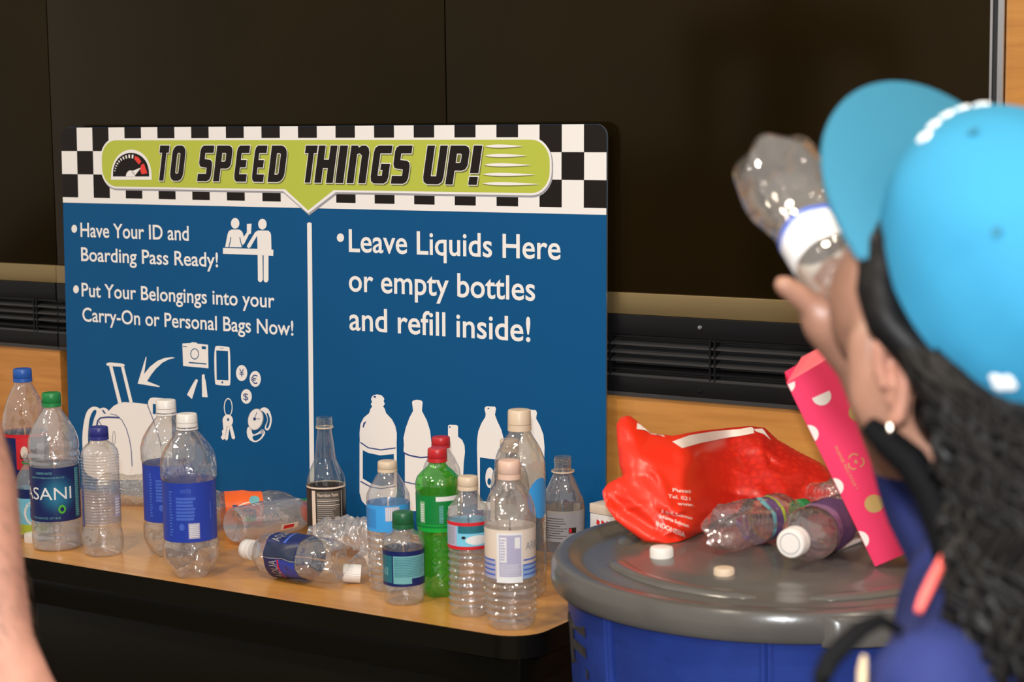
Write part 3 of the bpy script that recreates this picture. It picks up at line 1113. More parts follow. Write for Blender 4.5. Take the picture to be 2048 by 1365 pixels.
# --- the one-litre water bottle with the dark label, far left
b = Bottle('water_bottle', 'tall clear water bottle with bright green cap and dark navy label at the left', [(0, 3.6), (.5, 4.05), (2.4, 4.2), (2.7, 4.08), (3.2, 4.18), (5, 4.14), (14.6, 4.14), (15.0, 4.25), (15.35, 4.02), (15.7, 4.27), (16.4, 4.27), (16.75, 4.02), (17.1, 4.27), (18.4, 4.2), (20, 3.75), (21.8, 2.85), (23.3, 1.85), (24.2, 1.3), (24.6, 1.3)],
           cap=(24.3, 26.7, 1.6), capmat=CAPG, material=PETH, crumple=.0)
b.stand(0.362, -0.383)
m = MB()
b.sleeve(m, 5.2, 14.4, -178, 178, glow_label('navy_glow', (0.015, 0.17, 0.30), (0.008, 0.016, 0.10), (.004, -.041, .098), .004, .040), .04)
b.text(m, 'DASANI', 9.0, 2.2, -122, 38, L_WHITE, .08, .0)
b.text(m, 'PURIFIED WATER', 13.3, .42, -46, -6, L_AQUA, .07, .0)
b.text(m, 'ENHANCED WITH MINERALS FOR A PURE, FRESH TASTE', 12.6, .28, -62, 22, L_AQUA, .07, .0)
b.blob(m, 7.3, 14, .75, 9, L_LEAF)
b.blob(m, 7.3, 14, .38, 4.5, L_NAVY, .09)
b.text(m, '1 LITER (33.8 FL OZ) 1 QT 1.8 OZ', 5.7, .34, -62, 10, L_AQUA, .07, .0)
b.sleeve(m, 5.6, 14.2, 50, 66, L_TEAL, .05)
b.lines(m, 5.8, 14.0, 22, 51, 65, L_AQUA, .065, .55, .2)
m.build('label', b.root, angle=60)

# --- slim bottle with navy cap and see-through label
b = Bottle('water_bottle', 'slim ribbed clear water bottle with navy blue cap and see-through label', [(0, 2.9), (.4, 3.3), (2.0, 3.45), (3.6, 3.35), (4.6, 3.1), (16.8, 3.12), (17.6, 2.95), (18.5, 2.3), (19.1, 1.55), (19.5, 1.35), (20.2, 1.35)],
           cap=(19.4, 21.6, 1.58), capmat=CAPN, ribs=[(4.8, 17.2, 25, .07)], petal=.06)
b.stand(0.465, -0.378)
m = MB()
b.sleeve(m, 5.6, 12.2, -84, 84, FILM, .05)
b.sleeve(m, 5.0, 12.0, -82, -62, CAPN, .08)
b.text(m, 'NATURAL SPRING WATER', 5.3, 6.4, -79, -66, L_LILAC, .1, .0, vert=True)
b.sleeve(m, 6.6, 10.2, 42, 66, L_LILAC, .08)
b.lines(m, 7.0, 9.8, 6, 44, 64, L_WHITE, .1, .5, .1)
m.build('label', b.root)

# --- the two twins with royal blue labels
TW = [(0, 3.0), (.8, 3.7), (3.0, 4.4), (5.0, 4.45), (6.0, 4.2), (15.4, 4.2), (16.2, 4.45), (17.5, 4.5), (19.2, 4.2), (21.0, 3.3), (22.6, 2.2), (23.5, 1.5), (24.0, 1.35), (24.6, 1.35)]
for k, (x, y, sp, lb) in enumerate([(0.566, -0.322, .0, 'rear one of the two large white-capped bottles with royal blue labels'),
                                    (0.696, -0.414, .0, 'front one of the two large white-capped bottles with royal blue labels')]):
    b = Bottle('soda_bottle', lb, TW, cap=(24.0, 26.1, 1.66), capmat=CAPW, ring=(23.6, 1.75, CAPW), petal=.3, flutes=[(16.2, 23.4, 7, .13)], group='large blue-labelled bottles')
    b.stand(x, y, spin=sp)
    m = MB()
    b.sleeve(m, 6.1, 15.6, -178, 178, L_ROYAL, .04)
    b.text(m, 'WATER', 14.0, .7, -20, 4, L_ROYAL2, .08, .02)
    b.lines(m, 9.6, 13.4, 7, -30, 14, L_ROYAL2, .06, .72, .2, k)
    b.lines(m, 7.0, 14.4, 16, -48, -38, L_ROYAL2, .06, .5, .5, k)
    b.sleeve(m, 6.7, 9.2, -4, 20, L_LILAC, .06)
    b.lines(m, 6.9, 9.0, 7, -2, 18, L_WHITE, .075, .5, .1)
    b.blob(m, 8.6, -18, .55, 6, L_ROYAL2)
    b.sleeve(m, 9.5, 12.4, 47, 50, L_ROYAL2, .06)
    m.build('label', b.root)

# --- long-neck dark-labelled glass bottle
b = Bottle('glass_bottle', 'clear glass long-neck bottle without cap and with black nutrition label', [(0, 3.1), (.4, 3.38), (9.3, 3.38), (10.3, 3.25), (12, 2.55), (13.4, 1.95), (16.5, 1.55), (18.6, 1.28), (18.9, 1.28), (19.1, 1.5), (19.6, 1.42), (20.8, 1.38)], material=GLASS, thread=True, ring=(18.9, 1.55, CAPTAN))
b.stand(0.707, -0.08)
m = MB()
b.sleeve(m, .5, 8.7, -178, 178, L_BLACK, .03)
b.sleeve(m, 8.7, 9.0, -178, 178, L_CREAM, .03)
b.sleeve(m, .6, 8.4, -46, -33, L_CREAM, .05)
b.sleeve(m, .6, 8.3, -30, 42, lab('charcoal', (0.10, 0.09, 0.08)), .05)
b.text(m, 'Nutrition Facts', 7.4, .62, -26, 36, L_CREAM, .08, .012)
b.lines(m, 3.6, 7.1, 10, -27, 38, L_GREY, .07, .4, .35, 4)
for z in (6.6, 5.8, 3.3):
    b.sleeve(m, z, z + .1, -28, 40, L_CREAM, .075, 1, 5)
b.lines(m, 1.0, 3.1, 8, -27, 34, L_GREY, .07, .45, .2, 6)
b.sleeve(m, .6, 8.3, 47, 51, L_GREY, .05)
m.build('label', b.root)
MB().lathe([(.0325, 0.006), (.0325, 0.088)], L_BLACK, 32, close_top=False, close_bot=False).build('label_back', b.root)

# --- blue-label tan-capped bottle
b = Bottle('water_bottle', 'clear bottle with tan cap and sky blue label, behind the small green-capped bottle', [(0, 2.8), (.5, 3.15), (9.0, 3.2), (9.4, 3.3), (13.8, 3.32), (14.6, 3.3), (15.8, 2.85), (17.4, 1.95), (18.3, 1.45), (18.9, 1.35), (19.2, 1.35)],
           cap=(18.3, 20.0, 1.5), capmat=CAPTAN, ribs=[(1.2, 9.0, 8, .10)], bumps=(1.2, 9.0, 16, .09))
b.stand(1.024, -0.326)
m = MB()
b.sleeve(m, 9.5, 13.6, -178, 178, L_SKY, .04)
b.sleeve(m, 10.0, 13.0, -80, -35, lab('sky_deep', (0.04, 0.24, 0.6)), .05)
b.sleeve(m, 11.2, 13.4, -8, 30, L_LILAC, .06)
for q in range(8):
    b.sleeve(m, 11.3, 13.3, -7 + q * 4.6, -5 + q * 4.6, L_WHITE, .075, 1, 2)
m.build('label', b.root)

# --- green soda bottle
b = Bottle('soda_bottle', 'green plastic soda bottle with red cap standing among the clear bottles', [(0, 2.5), (.7, 2.9), (2.2, 3.1), (9.4, 3.0), (10.2, 3.15), (11.2, 3.35), (15.9, 3.38), (17.0, 3.45), (18.1, 3.2), (19.2, 2.3), (19.9, 1.5), (20.4, 1.3), (20.8, 1.3)],
           cap=(20.5, 22.6, 1.48), capmat=CAPR, material=PETGREEN, bumps=(2.2, 9.4, 14, .11), petal=.15)
b.stand(1.111, -0.316)
m = MB()
b.sleeve(m, 10.9, 15.8, -178, 178, L_GREEN, .04)
b.sleeve(m, 10.2, 11.4, -178, 178, lab('bright_green', (0.01, 0.42, 0.05)), .05)
b.sleeve(m, 15.0, 15.7, -6, 62, L_WHITE, .06)
b.sleeve(m, 11.6, 14.9, -52, -36, lab('pale_green', (0.18, 0.40, 0.20)), .06)
b.lines(m, 11.8, 14.6, 10, -50, -38, L_WHITE, .075, .5, .1)
b.lines(m, 11.6, 14.4, 12, 2, 14, L_AQUA, .06, .5, .1)
b.sleeve(m, 11.0, 14.2, 26, 58, L_WHITE, .07)
m.build('label', b.root)

# --- small bottle with dark green cap
b = Bottle('water_bottle', 'small clear water bottle with dark green cap and teal label at the table front', [(0, 2.7), (.5, 3.1), (2.6, 3.2), (2.9, 3.1), (8.2, 3.12), (8.7, 3.22), (9.4, 3.15), (10.3, 2.6), (10.9, 1.7), (11.3, 1.4), (12.0, 1.35)],
           cap=(11.3, 13.8, 1.6), capmat=CAPDG, petal=.05, flutes=[(8.8, 11.2, 6, .08)])
b.stand(1.091, -0.38)
m = MB()
b.sleeve(m, 3.0, 8.3, -178, 178, L_NAVY, .04)
b.sleeve(m, 3.5, 7.6, -82, -34, L_TEAL, .05)
b.text(m, 'NI', 4.6, 1.3, -76, -48, L_AQUA, .07, .0)
b.sleeve(m, 3.4, 7.6, -30, 76, L_AQUA, .05)
b.lines(m, 4.4, 7.4, 12, -27, 70, L_TEAL, .065, .35, .15, 3)
b.sleeve(m, 3.3, 4.2, 22, 78, L_NAVY, .06)
m.build('label', b.root)

# --- red-banded bottle
b = Bottle('water_bottle', 'ribbed clear water bottle with tan cap and red-edged mountain label', [(0, 2.7), (.5, 3.0), (9.9, 3.0), (10.2, 3.05), (14.3, 3.05), (14.8, 3.1), (15.6, 2.9), (16.8, 2.1), (17.8, 1.5), (18.3, 1.35), (19.0, 1.35)],
           cap=(18.4, 20.4, 1.5), capmat=CAPTAN, ribs=[(1.4, 9.8, 8, .14)])
b.stand(1.213, -0.385)
m = MB()
b.sleeve(m, 10.2, 14.0, -178, 178, L_CYAN, .04)
b.sleeve(m, 13.6, 14.1, -178, 178, L_RED, .06)
b.sleeve(m, 10.1, 10.6, -178, 178, L_RED, .06)
b.sleeve(m, 10.6, 13.6, -75, -34, L_LILAC, .05)
b.sleeve(m, 12.5, 13.6, -30, 80, L_TEAL, .05)
b.blob(m, 11.5, 25, .7, 34, L_WHITE)
b.blob(m, 11.9, -14, .22, 6, L_BLACK, .075)
b.lines(m, 10.8, 13.4, 8, -70, -40, L_STEEL, .06, .5, .1)
m.build('label', b.root)

# --- foreground bottle at the table corner
b = Bottle('water_bottle', 'clear ribbed water bottle with peach cap and cream label at the table corner', [(0, 3.1), (.6, 3.5), (7.0, 3.62), (7.4, 3.62), (14.8, 3.66), (15.3, 3.7), (16.5, 3.66), (18.4, 3.2), (20.0, 2.3), (20.9, 1.6), (21.5, 1.4), (22.2, 1.4)],
           cap=(21.3, 24.0, 1.62), capmat=CAPPEACH, ribs=[(1.2, 7.2, 6, .15)], petal=.05, dent=(15.2, 20.4, 0.15, 1.05))
b.stand(1.302, -0.411)
m = MB()
b.sleeve(m, 7.5, 14.6, -178, 178, L_CREAM, .04)
b.sleeve(m, 7.5, 9.6, 28, 178, lab('pale_blue', (0.30, 0.42, 0.66)), .05)
b.sleeve(m, 7.5, 10.2, -178, -34, L_LILAC, .05)
for z in (8.0, 8.7, 9.4, 10.1):
    b.sleeve(m, z, z + .22, 30, 120, L_ROYAL2, .06, 1, 8)
    b.sleeve(m, z, z + .25, -120, -36, L_ROYAL2, .06, 1, 8)
b.sleeve(m, 7.1, 14.2, -31, 27, L_WHITE, .06)
b.sleeve(m, 7.5, 13.9, -25, 25, L_LILAC, .07)
b.sleeve(m, 10.0, 13.6, -23, -8, L_WHITE, .08)
b.lines(m, 10.2, 13.4, 8, -22, -10, L_LILAC, .09, .5, .3)
b.sleeve(m, 12.0, 13.6, 10, 22, L_WHITE, .08)
b.lines(m, 7.8, 9.8, 9, -23, 23, L_WHITE, .08, .3, .1)
b.text(m, 'ARROWHEAD', 11.6, 1.25, 36, 165, L_STEEL, .08, .0)
m.build('label', b.root)

# --- tall bottle behind it
b = Bottle('water_bottle', 'tall smooth clear bottle with tan cap and round blue sticker, tallest of the right-hand group', [(0, 3.4), (.6, 3.8), (19.0, 3.85), (20.5, 3.8), (22.4, 3.2), (24.0, 2.3), (24.9, 1.75), (25.4, 1.55), (26.4, 1.5)],
           cap=(25.3, 28.5, 1.75), capmat=CAPTAN, material=PETG, petal=.1)
b.stand(1.222, -0.258)
m = MB()
b.blob(m, 15.4, 52, 3.1, 36, L_SKY, .05, 24)
m.build('sticker', b.root)
m = MB()
b.sleeve(m, 5.0, 7.4, 64, 82, L_STEEL, .05)
m.build('label', b.root)

# --- two half-hidden bottles behind the row
b = Bottle('soda_bottle', 'clear bottle with red cap and brown label hidden behind the green bottle', [(0, 2.7), (.6, 3.1), (14, 3.1), (16, 2.9), (18, 1.9), (19, 1.35), (19.6, 1.35)], cap=(19.2, 21.0, 1.5), capmat=CAPR, petal=.2)
b.stand(1.005, -0.155)
m = MB(); b.sleeve(m, 8, 14, -178, 178, lab('brown', (0.42, 0.26, 0.16)), .04)
b.sleeve(m, 12, 14, -178, 178, L_BLACK, .05)
m.build('label', b.root)
b = Bottle('water_bottle', 'clear bottle with cream cap seen through the tall smooth bottle', [(0, 2.7), (.6, 3.1), (13, 3.1), (16, 2.8), (18.6, 1.7), (19.5, 1.35), (20.2, 1.35)], cap=(19.8, 21.8, 1.5), capmat=CAPTAN, ribs=[(1.2, 9, 8, .08)])
b.stand(1.140, -0.160)
m = MB(); b.sleeve(m, 9, 13, -178, 178, L_CREAM, .04)
m.build('label', b.root)

# --- wide-shouldered bottle without cap beside the bin
b = Bottle('soda_bottle', 'capless clear bottle with cone shoulder and grey label, beside the waste bin', [(0, 2.6), (.6, 3.0), (3.0, 3.2), (4.4, 3.3), (9.6, 3.45), (10.6, 3.4), (12.4, 2.75), (14.6, 1.75), (15.2, 1.5), (15.6, 1.5), (16.2, 1.35), (17.9, 1.33)],
           material=PETG, thread=True, ring=(15.4, 1.85, CAPTAN), petal=.15)
b.stand(1.182, -0.068)
m = MB()
b.sleeve(m, 4.6, 9.5, -178, 178, L_STEEL, .04)
b.sleeve(m, 9.2, 9.6, -178, 178, L_GREY, .05)
b.lines(m, 5.0, 8.6, 9, -60, 10, L_BLACK, .07, .22, .3, 9)
b.sleeve(m, 6.0, 6.9, 14, 36, L_BLACK, .07)
b.sleeve(m, 6.1, 6.8, 15, 22, L_RED, .10)
m.build('label', b.root)

# --- left-edge cluster
b = Bottle('soda_bottle', 'large clear soda bottle with blue cap and red label at the left edge', [(0, 3.2), (.8, 3.8), (3, 4.1), (6, 4.05), (16.2, 4.05), (17.4, 4.1), (19.5, 3.9), (22.0, 3.2), (24.6, 2.0), (25.6, 1.45), (26.3, 1.4)],
           cap=(25.8, 28.2, 1.66), capmat=CAPB, petal=.25, flutes=[(17.5, 25, 6, .1)])
b.stand(0.172, -0.270)
m = MB()
b.sleeve(m, 7.0, 16.6, -178, 178, L_NAVY, .04)
b.sleeve(m, 16.2, 16.8, -178, 178, L_RED, .06)
b.sleeve(m, 10.5, 16.2, -24, 12, L_RED, .06)
b.blob(m, 13.6, -4, 1.1, 9, L_CREAM, .08)
b.sleeve(m, 12.4, 13.4, -14, 6, lab('brown_dark', (0.12, 0.03, 0.02)), .075)
b.sleeve(m, 11, 15, 28, 50, L_LILAC, .06)
m.build('label', b.root)
b = Bottle('juice_bottle', 'small juice bottle with green neck ring and blue and lime label at the left edge', [(0, 2.6), (.5, 3.0), (8.6, 3.05), (9.4, 3.0), (10.8, 2.6), (12.2, 1.8), (12.9, 1.45), (14.6, 1.4)], thread=True, ring=(13.0, 1.75, CAPG))
b.stand(0.262, -0.340)
m = MB()
b.sleeve(m, .8, 8.6, -178, 178, L_CYAN, .04)
b.sleeve(m, 7.2, 8.8, -178, 178, L_NAVY, .06)
b.sleeve(m, .8, 2.6, -178, 178, L_LIME, .05)
b.blob(m, 4.6, 10, 2.4, 44, L_WHITE, .06)
b.blob(m, 4.6, 12, 2.0, 38, L_CYAN, .075)
b.text(m, 'Mo', 3.9, 1.8, -12, 30, L_ROYAL, .1, .02)
m.build('label', b.root)
b = Bottle('water_bottle', 'leaning clear bottle with white and pale blue label, cut by the left picture edge', [(0, 2.7), (.6, 3.1), (9, 3.1), (14, 3.1), (16.5, 2.6), (18.6, 1.6), (19.3, 1.35), (20, 1.35)], cap=(19.2, 21, 1.5), capmat=CAPW, ribs=[(1.2, 8, 7, .08)])
b.stand(0.168, -0.365, tilt=(0.0, -0.06))
m = MB()
b.sleeve(m, 8.8, 13.4, -178, 178, L_WHITE, .04)
for z in (12.4, 11.6):
    b.sleeve(m, z, z + .3, -120, 70, L_CYAN, .06, 1, 14)
m.build('label', b.root)
q = on_z(57, 1086, TZ)
loose_cap('white bottle cap lying on the table beside the green-capped water bottle', (q.x, q.y + .012, TZ), .0155, .015, CAPW)

# --- lying bottles
def foot(px, py, h):
    v = on_z(px, py, TZ)
    return Vector((v.x, v.y, TZ + h))


SODA = [(0, 2.4), (.8, 2.9), (2.6, 3.2), (4.5, 3.15), (5.2, 3.0), (12.5, 3.0), (13.4, 3.2), (15.0, 3.1), (17.2, 2.3), (18.6, 1.5), (19.2, 1.32), (19.8, 1.32)]
b = Bottle('soda_bottle', 'lying soda bottle with orange fruit label and green cap, farther of the fallen bottles', SODA, cap=(19.3, 21.2, 1.48), capmat=CAPG, petal=.3, crumple=.25, seed=3, flutes=[(13.4, 18.4, 6, .15)], material=PETG)
b.lay(foot(388, 1062, .033), foot(588, 1046, .022), roll=.15)
m = MB()
b.sleeve(m, 5.2, 12.0, -178, 178, L_ORANGE, .05)
b.blob(m, 9.4, 6, 2.5, 36, L_CREAM, .07)
b.blob(m, 9.4, 6, 2.2, 32, L_ORANGE, .09)
b.blob(m, 9.7, 30, 1.1, 14, L_LEAF, .11)
b.blob(m, 10.4, -34, .9, 16, L_AQUA, .11)
b.text(m, 'Fanta', 6.4, 4.4, -20, 22, L_NAVY, .13, .03, vert=True)
m.build('label', b.root)
b = Bottle('water_bottle', 'lying hazy clear bottle with orange cap, middle of the fallen bottles', [(0, 2.7), (.6, 3.1), (12.5, 3.15), (14.0, 3.0), (16.0, 2.2), (17.0, 1.75), (17.6, 1.7)], cap=(17.0, 18.6, 1.95), capmat=CAPO, ring=(16.6, 2.0, CAPPEACH), material=PETH, crumple=.15, seed=5)
b.lay(foot(468, 1092, .032), foot(607, 1060, .028), roll=.3)
m = MB()
b.sleeve(m, 8.0, 12.0, 8, 28, L_CREAM, .06)
b.sleeve(m, 8.6, 11.0, 12, 24, L_RED, .08)
m.build('label', b.root)
b = Bottle('water_bottle', 'lying clear bottle with white cap and dark blue label at the table front edge', [(0, 2.7), (.6, 3.3), (2.2, 3.55), (4.5, 3.55), (5.6, 3.5), (12.4, 3.5), (13.2, 3.55), (14.8, 3.3), (16.6, 2.4), (17.8, 1.6), (18.4, 1.4), (19.0, 1.4)], cap=(18.5, 20.5, 1.62), capmat=CAPW, petal=.28, crumple=.28, seed=9)
b.lay(foot(680, 1178, .036), foot(448, 1134, .030), roll=.0)
m = MB()
b.sleeve(m, 6.2, 13.0, -178, 178, L_NAVY, .06)
b.sleeve(m, 6.4, 12.8, -12, 26, lab('blue_black', (0.02, 0.03, 0.07)), .08)
b.sleeve(m, 6.2, 13.0, -14, -12, L_STEEL, .10)
b.sleeve(m, 6.2, 10.2, -70, -16, L_ROYAL, .08)
b.text(m, 'AQUA', 10.0, 1.9, -74, -18, L_STEEL, .12, .01)
b.text(m, 'AQUA', 10.4, 1.8, 30, 84, L_STEEL, .12, .01)
b.sleeve(m, 9.6, 9.9, -74, -16, L_RED, .10)
b.sleeve(m, 8.9, 9.4, 30, 90, L_ROYAL2, .10)
m.build('label', b.root)
b = Bottle('water_bottle', 'crushed clear bottle lying in front of the long-neck glass bottle', [(0, 2.6), (.6, 3.0), (9, 3.0), (11, 2.6), (13, 1.6), (13.6, 1.35), (14.4, 1.35)], material=PETH, crumple=1.3, seed=14, ribs=[(1.5, 9, 6, .15)], squash=.75)
b.lay(foot(775, 1120, .024), foot(665, 1110, .020), roll=.2)
b = Bottle('water_bottle', 'crumpled bottle with paper label scrap lying beside the fallen blue-label bottle', [(0, 1.3), (.4, 1.7), (4, 1.8), (5.4, 1.6), (6.2, 1.3), (6.8, 1.3)], material=PET, crumple=.6, seed=22, ribs=[(1.0, 4, 4, .15)], squash=.8)
b.lay(foot(752, 1143, .018), foot(712, 1158, .016), roll=.2)
m = MB(); b.sleeve(m, 2.6, 4.6, -40, 20, L_CREAM, .08)
m.build('label', b.root)
q = on_z(722, 1166, TZ)
loose_cap('white bottle cap lying on its side beside the fallen blue-label bottle', (q.x, q.y, TZ + .014), .0142, .028, CAPW, rot=(math.pi / 2 * .94, .1, -.95))
b = Bottle('water_bottle', 'finely dimpled clear bottle lying at the foot of the sign', [(0, 2.3), (.6, 2.7), (14, 2.7), (16, 2.0), (17.4, 1.35), (18, 1.35)], material=clear('dimpled_plastic', (0.95, 0.93, 0.90), 0.16, (0.75, 0.70, 0.62), 0.15, 1.0, 190, 0.10), crumple=.4, seed=31, bumps=(1, 15, 22, .14), cap=None, squash=.9)
b.lay(foot(205, 1008, .026), foot(372, 1016, .026), roll=.0)

for q in LAID:
    q.settle(TZ)
LAID.clear()

# --- white carton with red print between sign and bin
q = on_z(1192, 1062, TZ)
ct = thing('carton', 'white carton with red print lying between the capless bottle and the bin', 'box', (1.272, -.046, TZ), -.18)
m = MB().box((-.042, -.022, 0), (.042, .022, .090), L_WHITE)
m.build('box_body', ct, bevel=.002)
m = MB().box((-.0425, -.0225, .0902), (.0425, .0225, .106), L_CREAM)
m.build('box_lid', ct, bevel=.002)
m = MB()
for k in range(6):
    m.add([(-.028 + k * .010, -.0224, .074 + .003 * (k % 2)), (-.022 + k * .010, -.0224, .072), (-.021 + k * .010, -.0224, .079), (-.027 + k * .010, -.0224, .082)], [(0, 1, 2, 3)], L_RED)
m.build('red_print', ct, smooth=False)

# ------------------------------------------------------------------ waste bin
LZ = TZ + 0.15
BCX, BCY, BR = 1.714, -0.386, 0.305
bin_ = thing('waste_bin', 'big round blue plastic waste bin with grey lid at the table end', 'bin', (BCX, BCY, 0))
binblue = mat('bin_blue', (0.018, 0.045, 0.26), 0.42, spec=0.5, bump=0.15, bscale=250, var=0.18, vscale=14)
lidgrey = mat('lid_grey', (0.105, 0.098, 0.09), 0.22, spec=0.5, bump=0.06, bscale=160, var=0.12, vscale=9)
rb, rt = 0.235, 0.285
H0 = LZ - 0.032
MB().lathe([(rb, 0.0), (rb + .004, .02), (rt, H0 - .02), (rt + .004, H0)], binblue, 72).build('body', bin_)
a_cam = math.atan2(CAM[0] - BCX, -(CAM[1] - BCY))
for k in range(8):
    w = a_cam - 0.065 + k * math.pi / 4
    m = MB()
    for dw in (-.014, .014):
        pts = []
        for t in range(7):
            z = 0.03 + (H0 - 0.04) * t / 6
            r_ = rb + .004 + (rt - rb - .004) * min(1, z / (H0 - .02)) + .001
            pts.append((r_ * math.sin(w + dw), -r_ * math.cos(w + dw), z))
        m.tube(pts, .004, binblue, 6)
    m.build('rib', bin_)
# lid
prof = [(BR - .012, H0 - .004), (BR - .002, H0 - .006), (BR + .001, H0), (BR, LZ - .010), (BR - .004, LZ - .002), (BR - .012, LZ), (BR - .026, LZ - .001), (BR - .034, LZ - .008), (BR - .046, LZ - .010),
        (BR - .056, LZ - .007), (BR - .07, LZ - .0055), (BR - .095, LZ - .0045), (BR - .115, LZ - .0042), (BR - .122, LZ - .0015), (BR - .150, LZ - .0005), (BR - .16, LZ + .0005), (.06, LZ + .0015), (.004, LZ + .0018)]
MB().lathe(prof, lidgrey, 96, close_bot=False).build('lid', bin_)
for a0, a1 in ((-78, -8), (8, 74), (104, 172), (190, 258)):
    m = MB()
    for rr_, hw in ((BR - .083, .014),):
        pts = [((rr_) * math.sin(a_cam + math.radians(a0 + (a1 - a0) * t / 24)), -(rr_) * math.cos(a_cam + math.radians(a0 + (a1 - a0) * t / 24)), LZ - .0048) for t in range(25)]
        rs = [hw * min(1, .25 + 3 * math.sin(math.pi * t / 24)) for t in range(25)]
        m.tube(pts, rs, lidgrey, 10, flat=.42, up=(0, 0, 1))
    m.build('lid_ridge', bin_)
for k in range(2):
    w = a_cam + .30 + k * math.pi
    m = MB()
    c_, s_ = math.cos(w), math.sin(w)
    V = []
    prof2 = [(-.046, 0.0), (-.036, .008), (-.026, .012), (.026, .012), (.036, .008), (.046, 0.0)]
    for z, sc in ((H0 - .009, 1), (LZ - .012, 1), (LZ - .006, .6)):
        for t, d in prof2:
            r_ = BR - .004 + d * sc
            V.append((r_ * s_ + t * c_, -r_ * c_ + t * s_, z))
    n = len(prof2)
    F = [(i, i + 1, n + i + 1, n + i) for i in range(n - 1)] + [(n + i, n + i + 1, 2 * n + i + 1, 2 * n + i) for i in range(n - 1)] + [tuple(range(n - 1, -1, -1)), tuple(range(2 * n, 3 * n))]
    m.add(V, F, lidgrey)
    m.build('lid_latch', bin_)
# worn black lettering round the body, its last letter in view
for k, ch in enumerate('BRUTE'):
    V, F = text_shape(ch, .03)
    wc = a_cam - 1.20 - (4 - k) * .27
    zb, hh, ww = H0 - .105, .068, .042
    P_ = []
    for x, y in V:
        z = zb + y * hh
        r_ = rb + .004 + (rt - rb - .004) * min(1, (z - .02) / (H0 - .04)) + .0012
        w = wc + (x - .5) * ww / r_ * 2
        P_.append((r_ * math.sin(w), -r_ * math.cos(w), z))
    MB().add(P_, F, mat('worn_black_print', (0.03, 0.028, 0.03), .6, var=.6, vscale=90)).build('printed_letter', bin_, smooth=False)


def lid_pt(px, py, dz=0.0):
    v = on_z(px, py, LZ)
    return Vector((v.x, v.y, LZ + dz))


q = lid_pt(1316, 1116)
loose_cap('bright white bottle cap lying on the grey bin lid below the red bag', (q.x, q.y + .010, LZ - .004), .0152, .0165, CAPW)
q = lid_pt(1441, 1152)
loose_cap('cream bottle cap lying on the grey bin lid nearer the rim', (q.x, q.y + .010, LZ - .0042), .0130, .0125, CAPTAN)

# bottles lying on the lid
LB = [(0, 2.3), (.8, 2.9), (2.6, 3.2), (5, 3.15), (5.6, 2.95), (11.5, 2.95), (12.3, 3.2), (14, 3.1), (16.4, 2.2), (17.6, 1.5), (18.2, 1.32), (18.8, 1.32)]
b = Bottle('soda_bottle', 'clear bottle lying on the bin lid with its knobbly base toward the red bag', LB, cap=(18.3, 20.1, 1.48), capmat=CAPG, petal=.42, crumple=.35, seed=41, material=PETPINK, flutes=[(5, 12, 9, .12)], bumps=(2, 8, 8, .12))
p0 = lid_pt(1430, 1116, .032); p1 = lid_pt(1590, 1070, .030)
b.lay(p0, p1, roll=.5)
m = MB(); b.sleeve(m, 8.6, 11.4, -178, 178, L_PURPLE, .05)
b.sleeve(m, 11.2, 11.7, -178, 178, L_LIME, .07)
b.sleeve(m, 8.6, 9.4, -178, 178, L_AQUA, .07)
m.build('label', b.root)
b = Bottle('juice_bottle', 'clear bottle with purple label lying on the bin lid, white cap facing the viewer', [(0, 2.6), (.6, 3.1), (3, 3.3), (5, 3.35), (12.2, 3.35), (13.4, 3.5), (15.0, 3.4), (16.6, 2.8), (17.8, 1.9), (18.3, 1.6), (18.9, 1.5)], cap=(18.5, 20.6, 1.9), capmat=CAPW, crumple=.2, seed=47, material=PETPINK, flutes=[(13.4, 17.6, 12, .1)], bumps=(1, 5, 9, .08))
p1 = lid_pt(1604, 1134, .036)
dr = Vector((CAM[0] - p1.x, CAM[1] - p1.y, 0)).normalized()
dr = Matrix.Rotation(-.38, 3, 'Z') @ dr
b.lay(p1 - dr * .165 + Vector((0, 0, -.002)), p1, roll=.2)
m = MB(); b.sleeve(m, 6.0, 12.4, -178, 178, L_PURPLE, .05)
b.sleeve(m, 10.8, 12.4, -178, 178, lab('mauve', (0.36, 0.20, 0.36)), .07)
b.sleeve(m, 7.0, 12.2, 60, 90, L_NAVY, .08)
for z in (8.2, 9.6, 11.0):
    b.sleeve(m, z, z + .8, 66, 84, L_LILAC, .1)
m.build('label', b.root)
V, F = fill_curve([ell(0, 0, .0135, .0135, 32), ell(0, 0, .0125, .0125, 32)])
MB().add([(x, y, .2062) for x, y in V], F, L_STEEL).build('cap_print', b.root, smooth=False)
b = Bottle('water_bottle', 'crumpled clear bottle lying on the bin lid behind the purple-label bottle', [(0, 2.5), (.6, 2.9), (10, 2.9), (12, 2.6), (14, 1.6), (14.8, 1.35), (15.4, 1.35)], crumple=.7, seed=53, material=PETPINK, bumps=(1, 11, 10, .15))
b.lay(lid_pt(1755, 1078, .028), lid_pt(1640, 1040, .026), roll=0)
for q in LAID:
    q.settle(LZ + .0016)
LAID.clear()
p0, p1 = lid_pt(1676, 1104, .004), lid_pt(1722, 1086, .004)
o = MB().tube([p0, p0.lerp(p1, .5), p1], .003, CAPW, 10).build('drinking_straw')
tag(o, 'short white straw lying on the bin lid under the polka-dot box', 'straw')

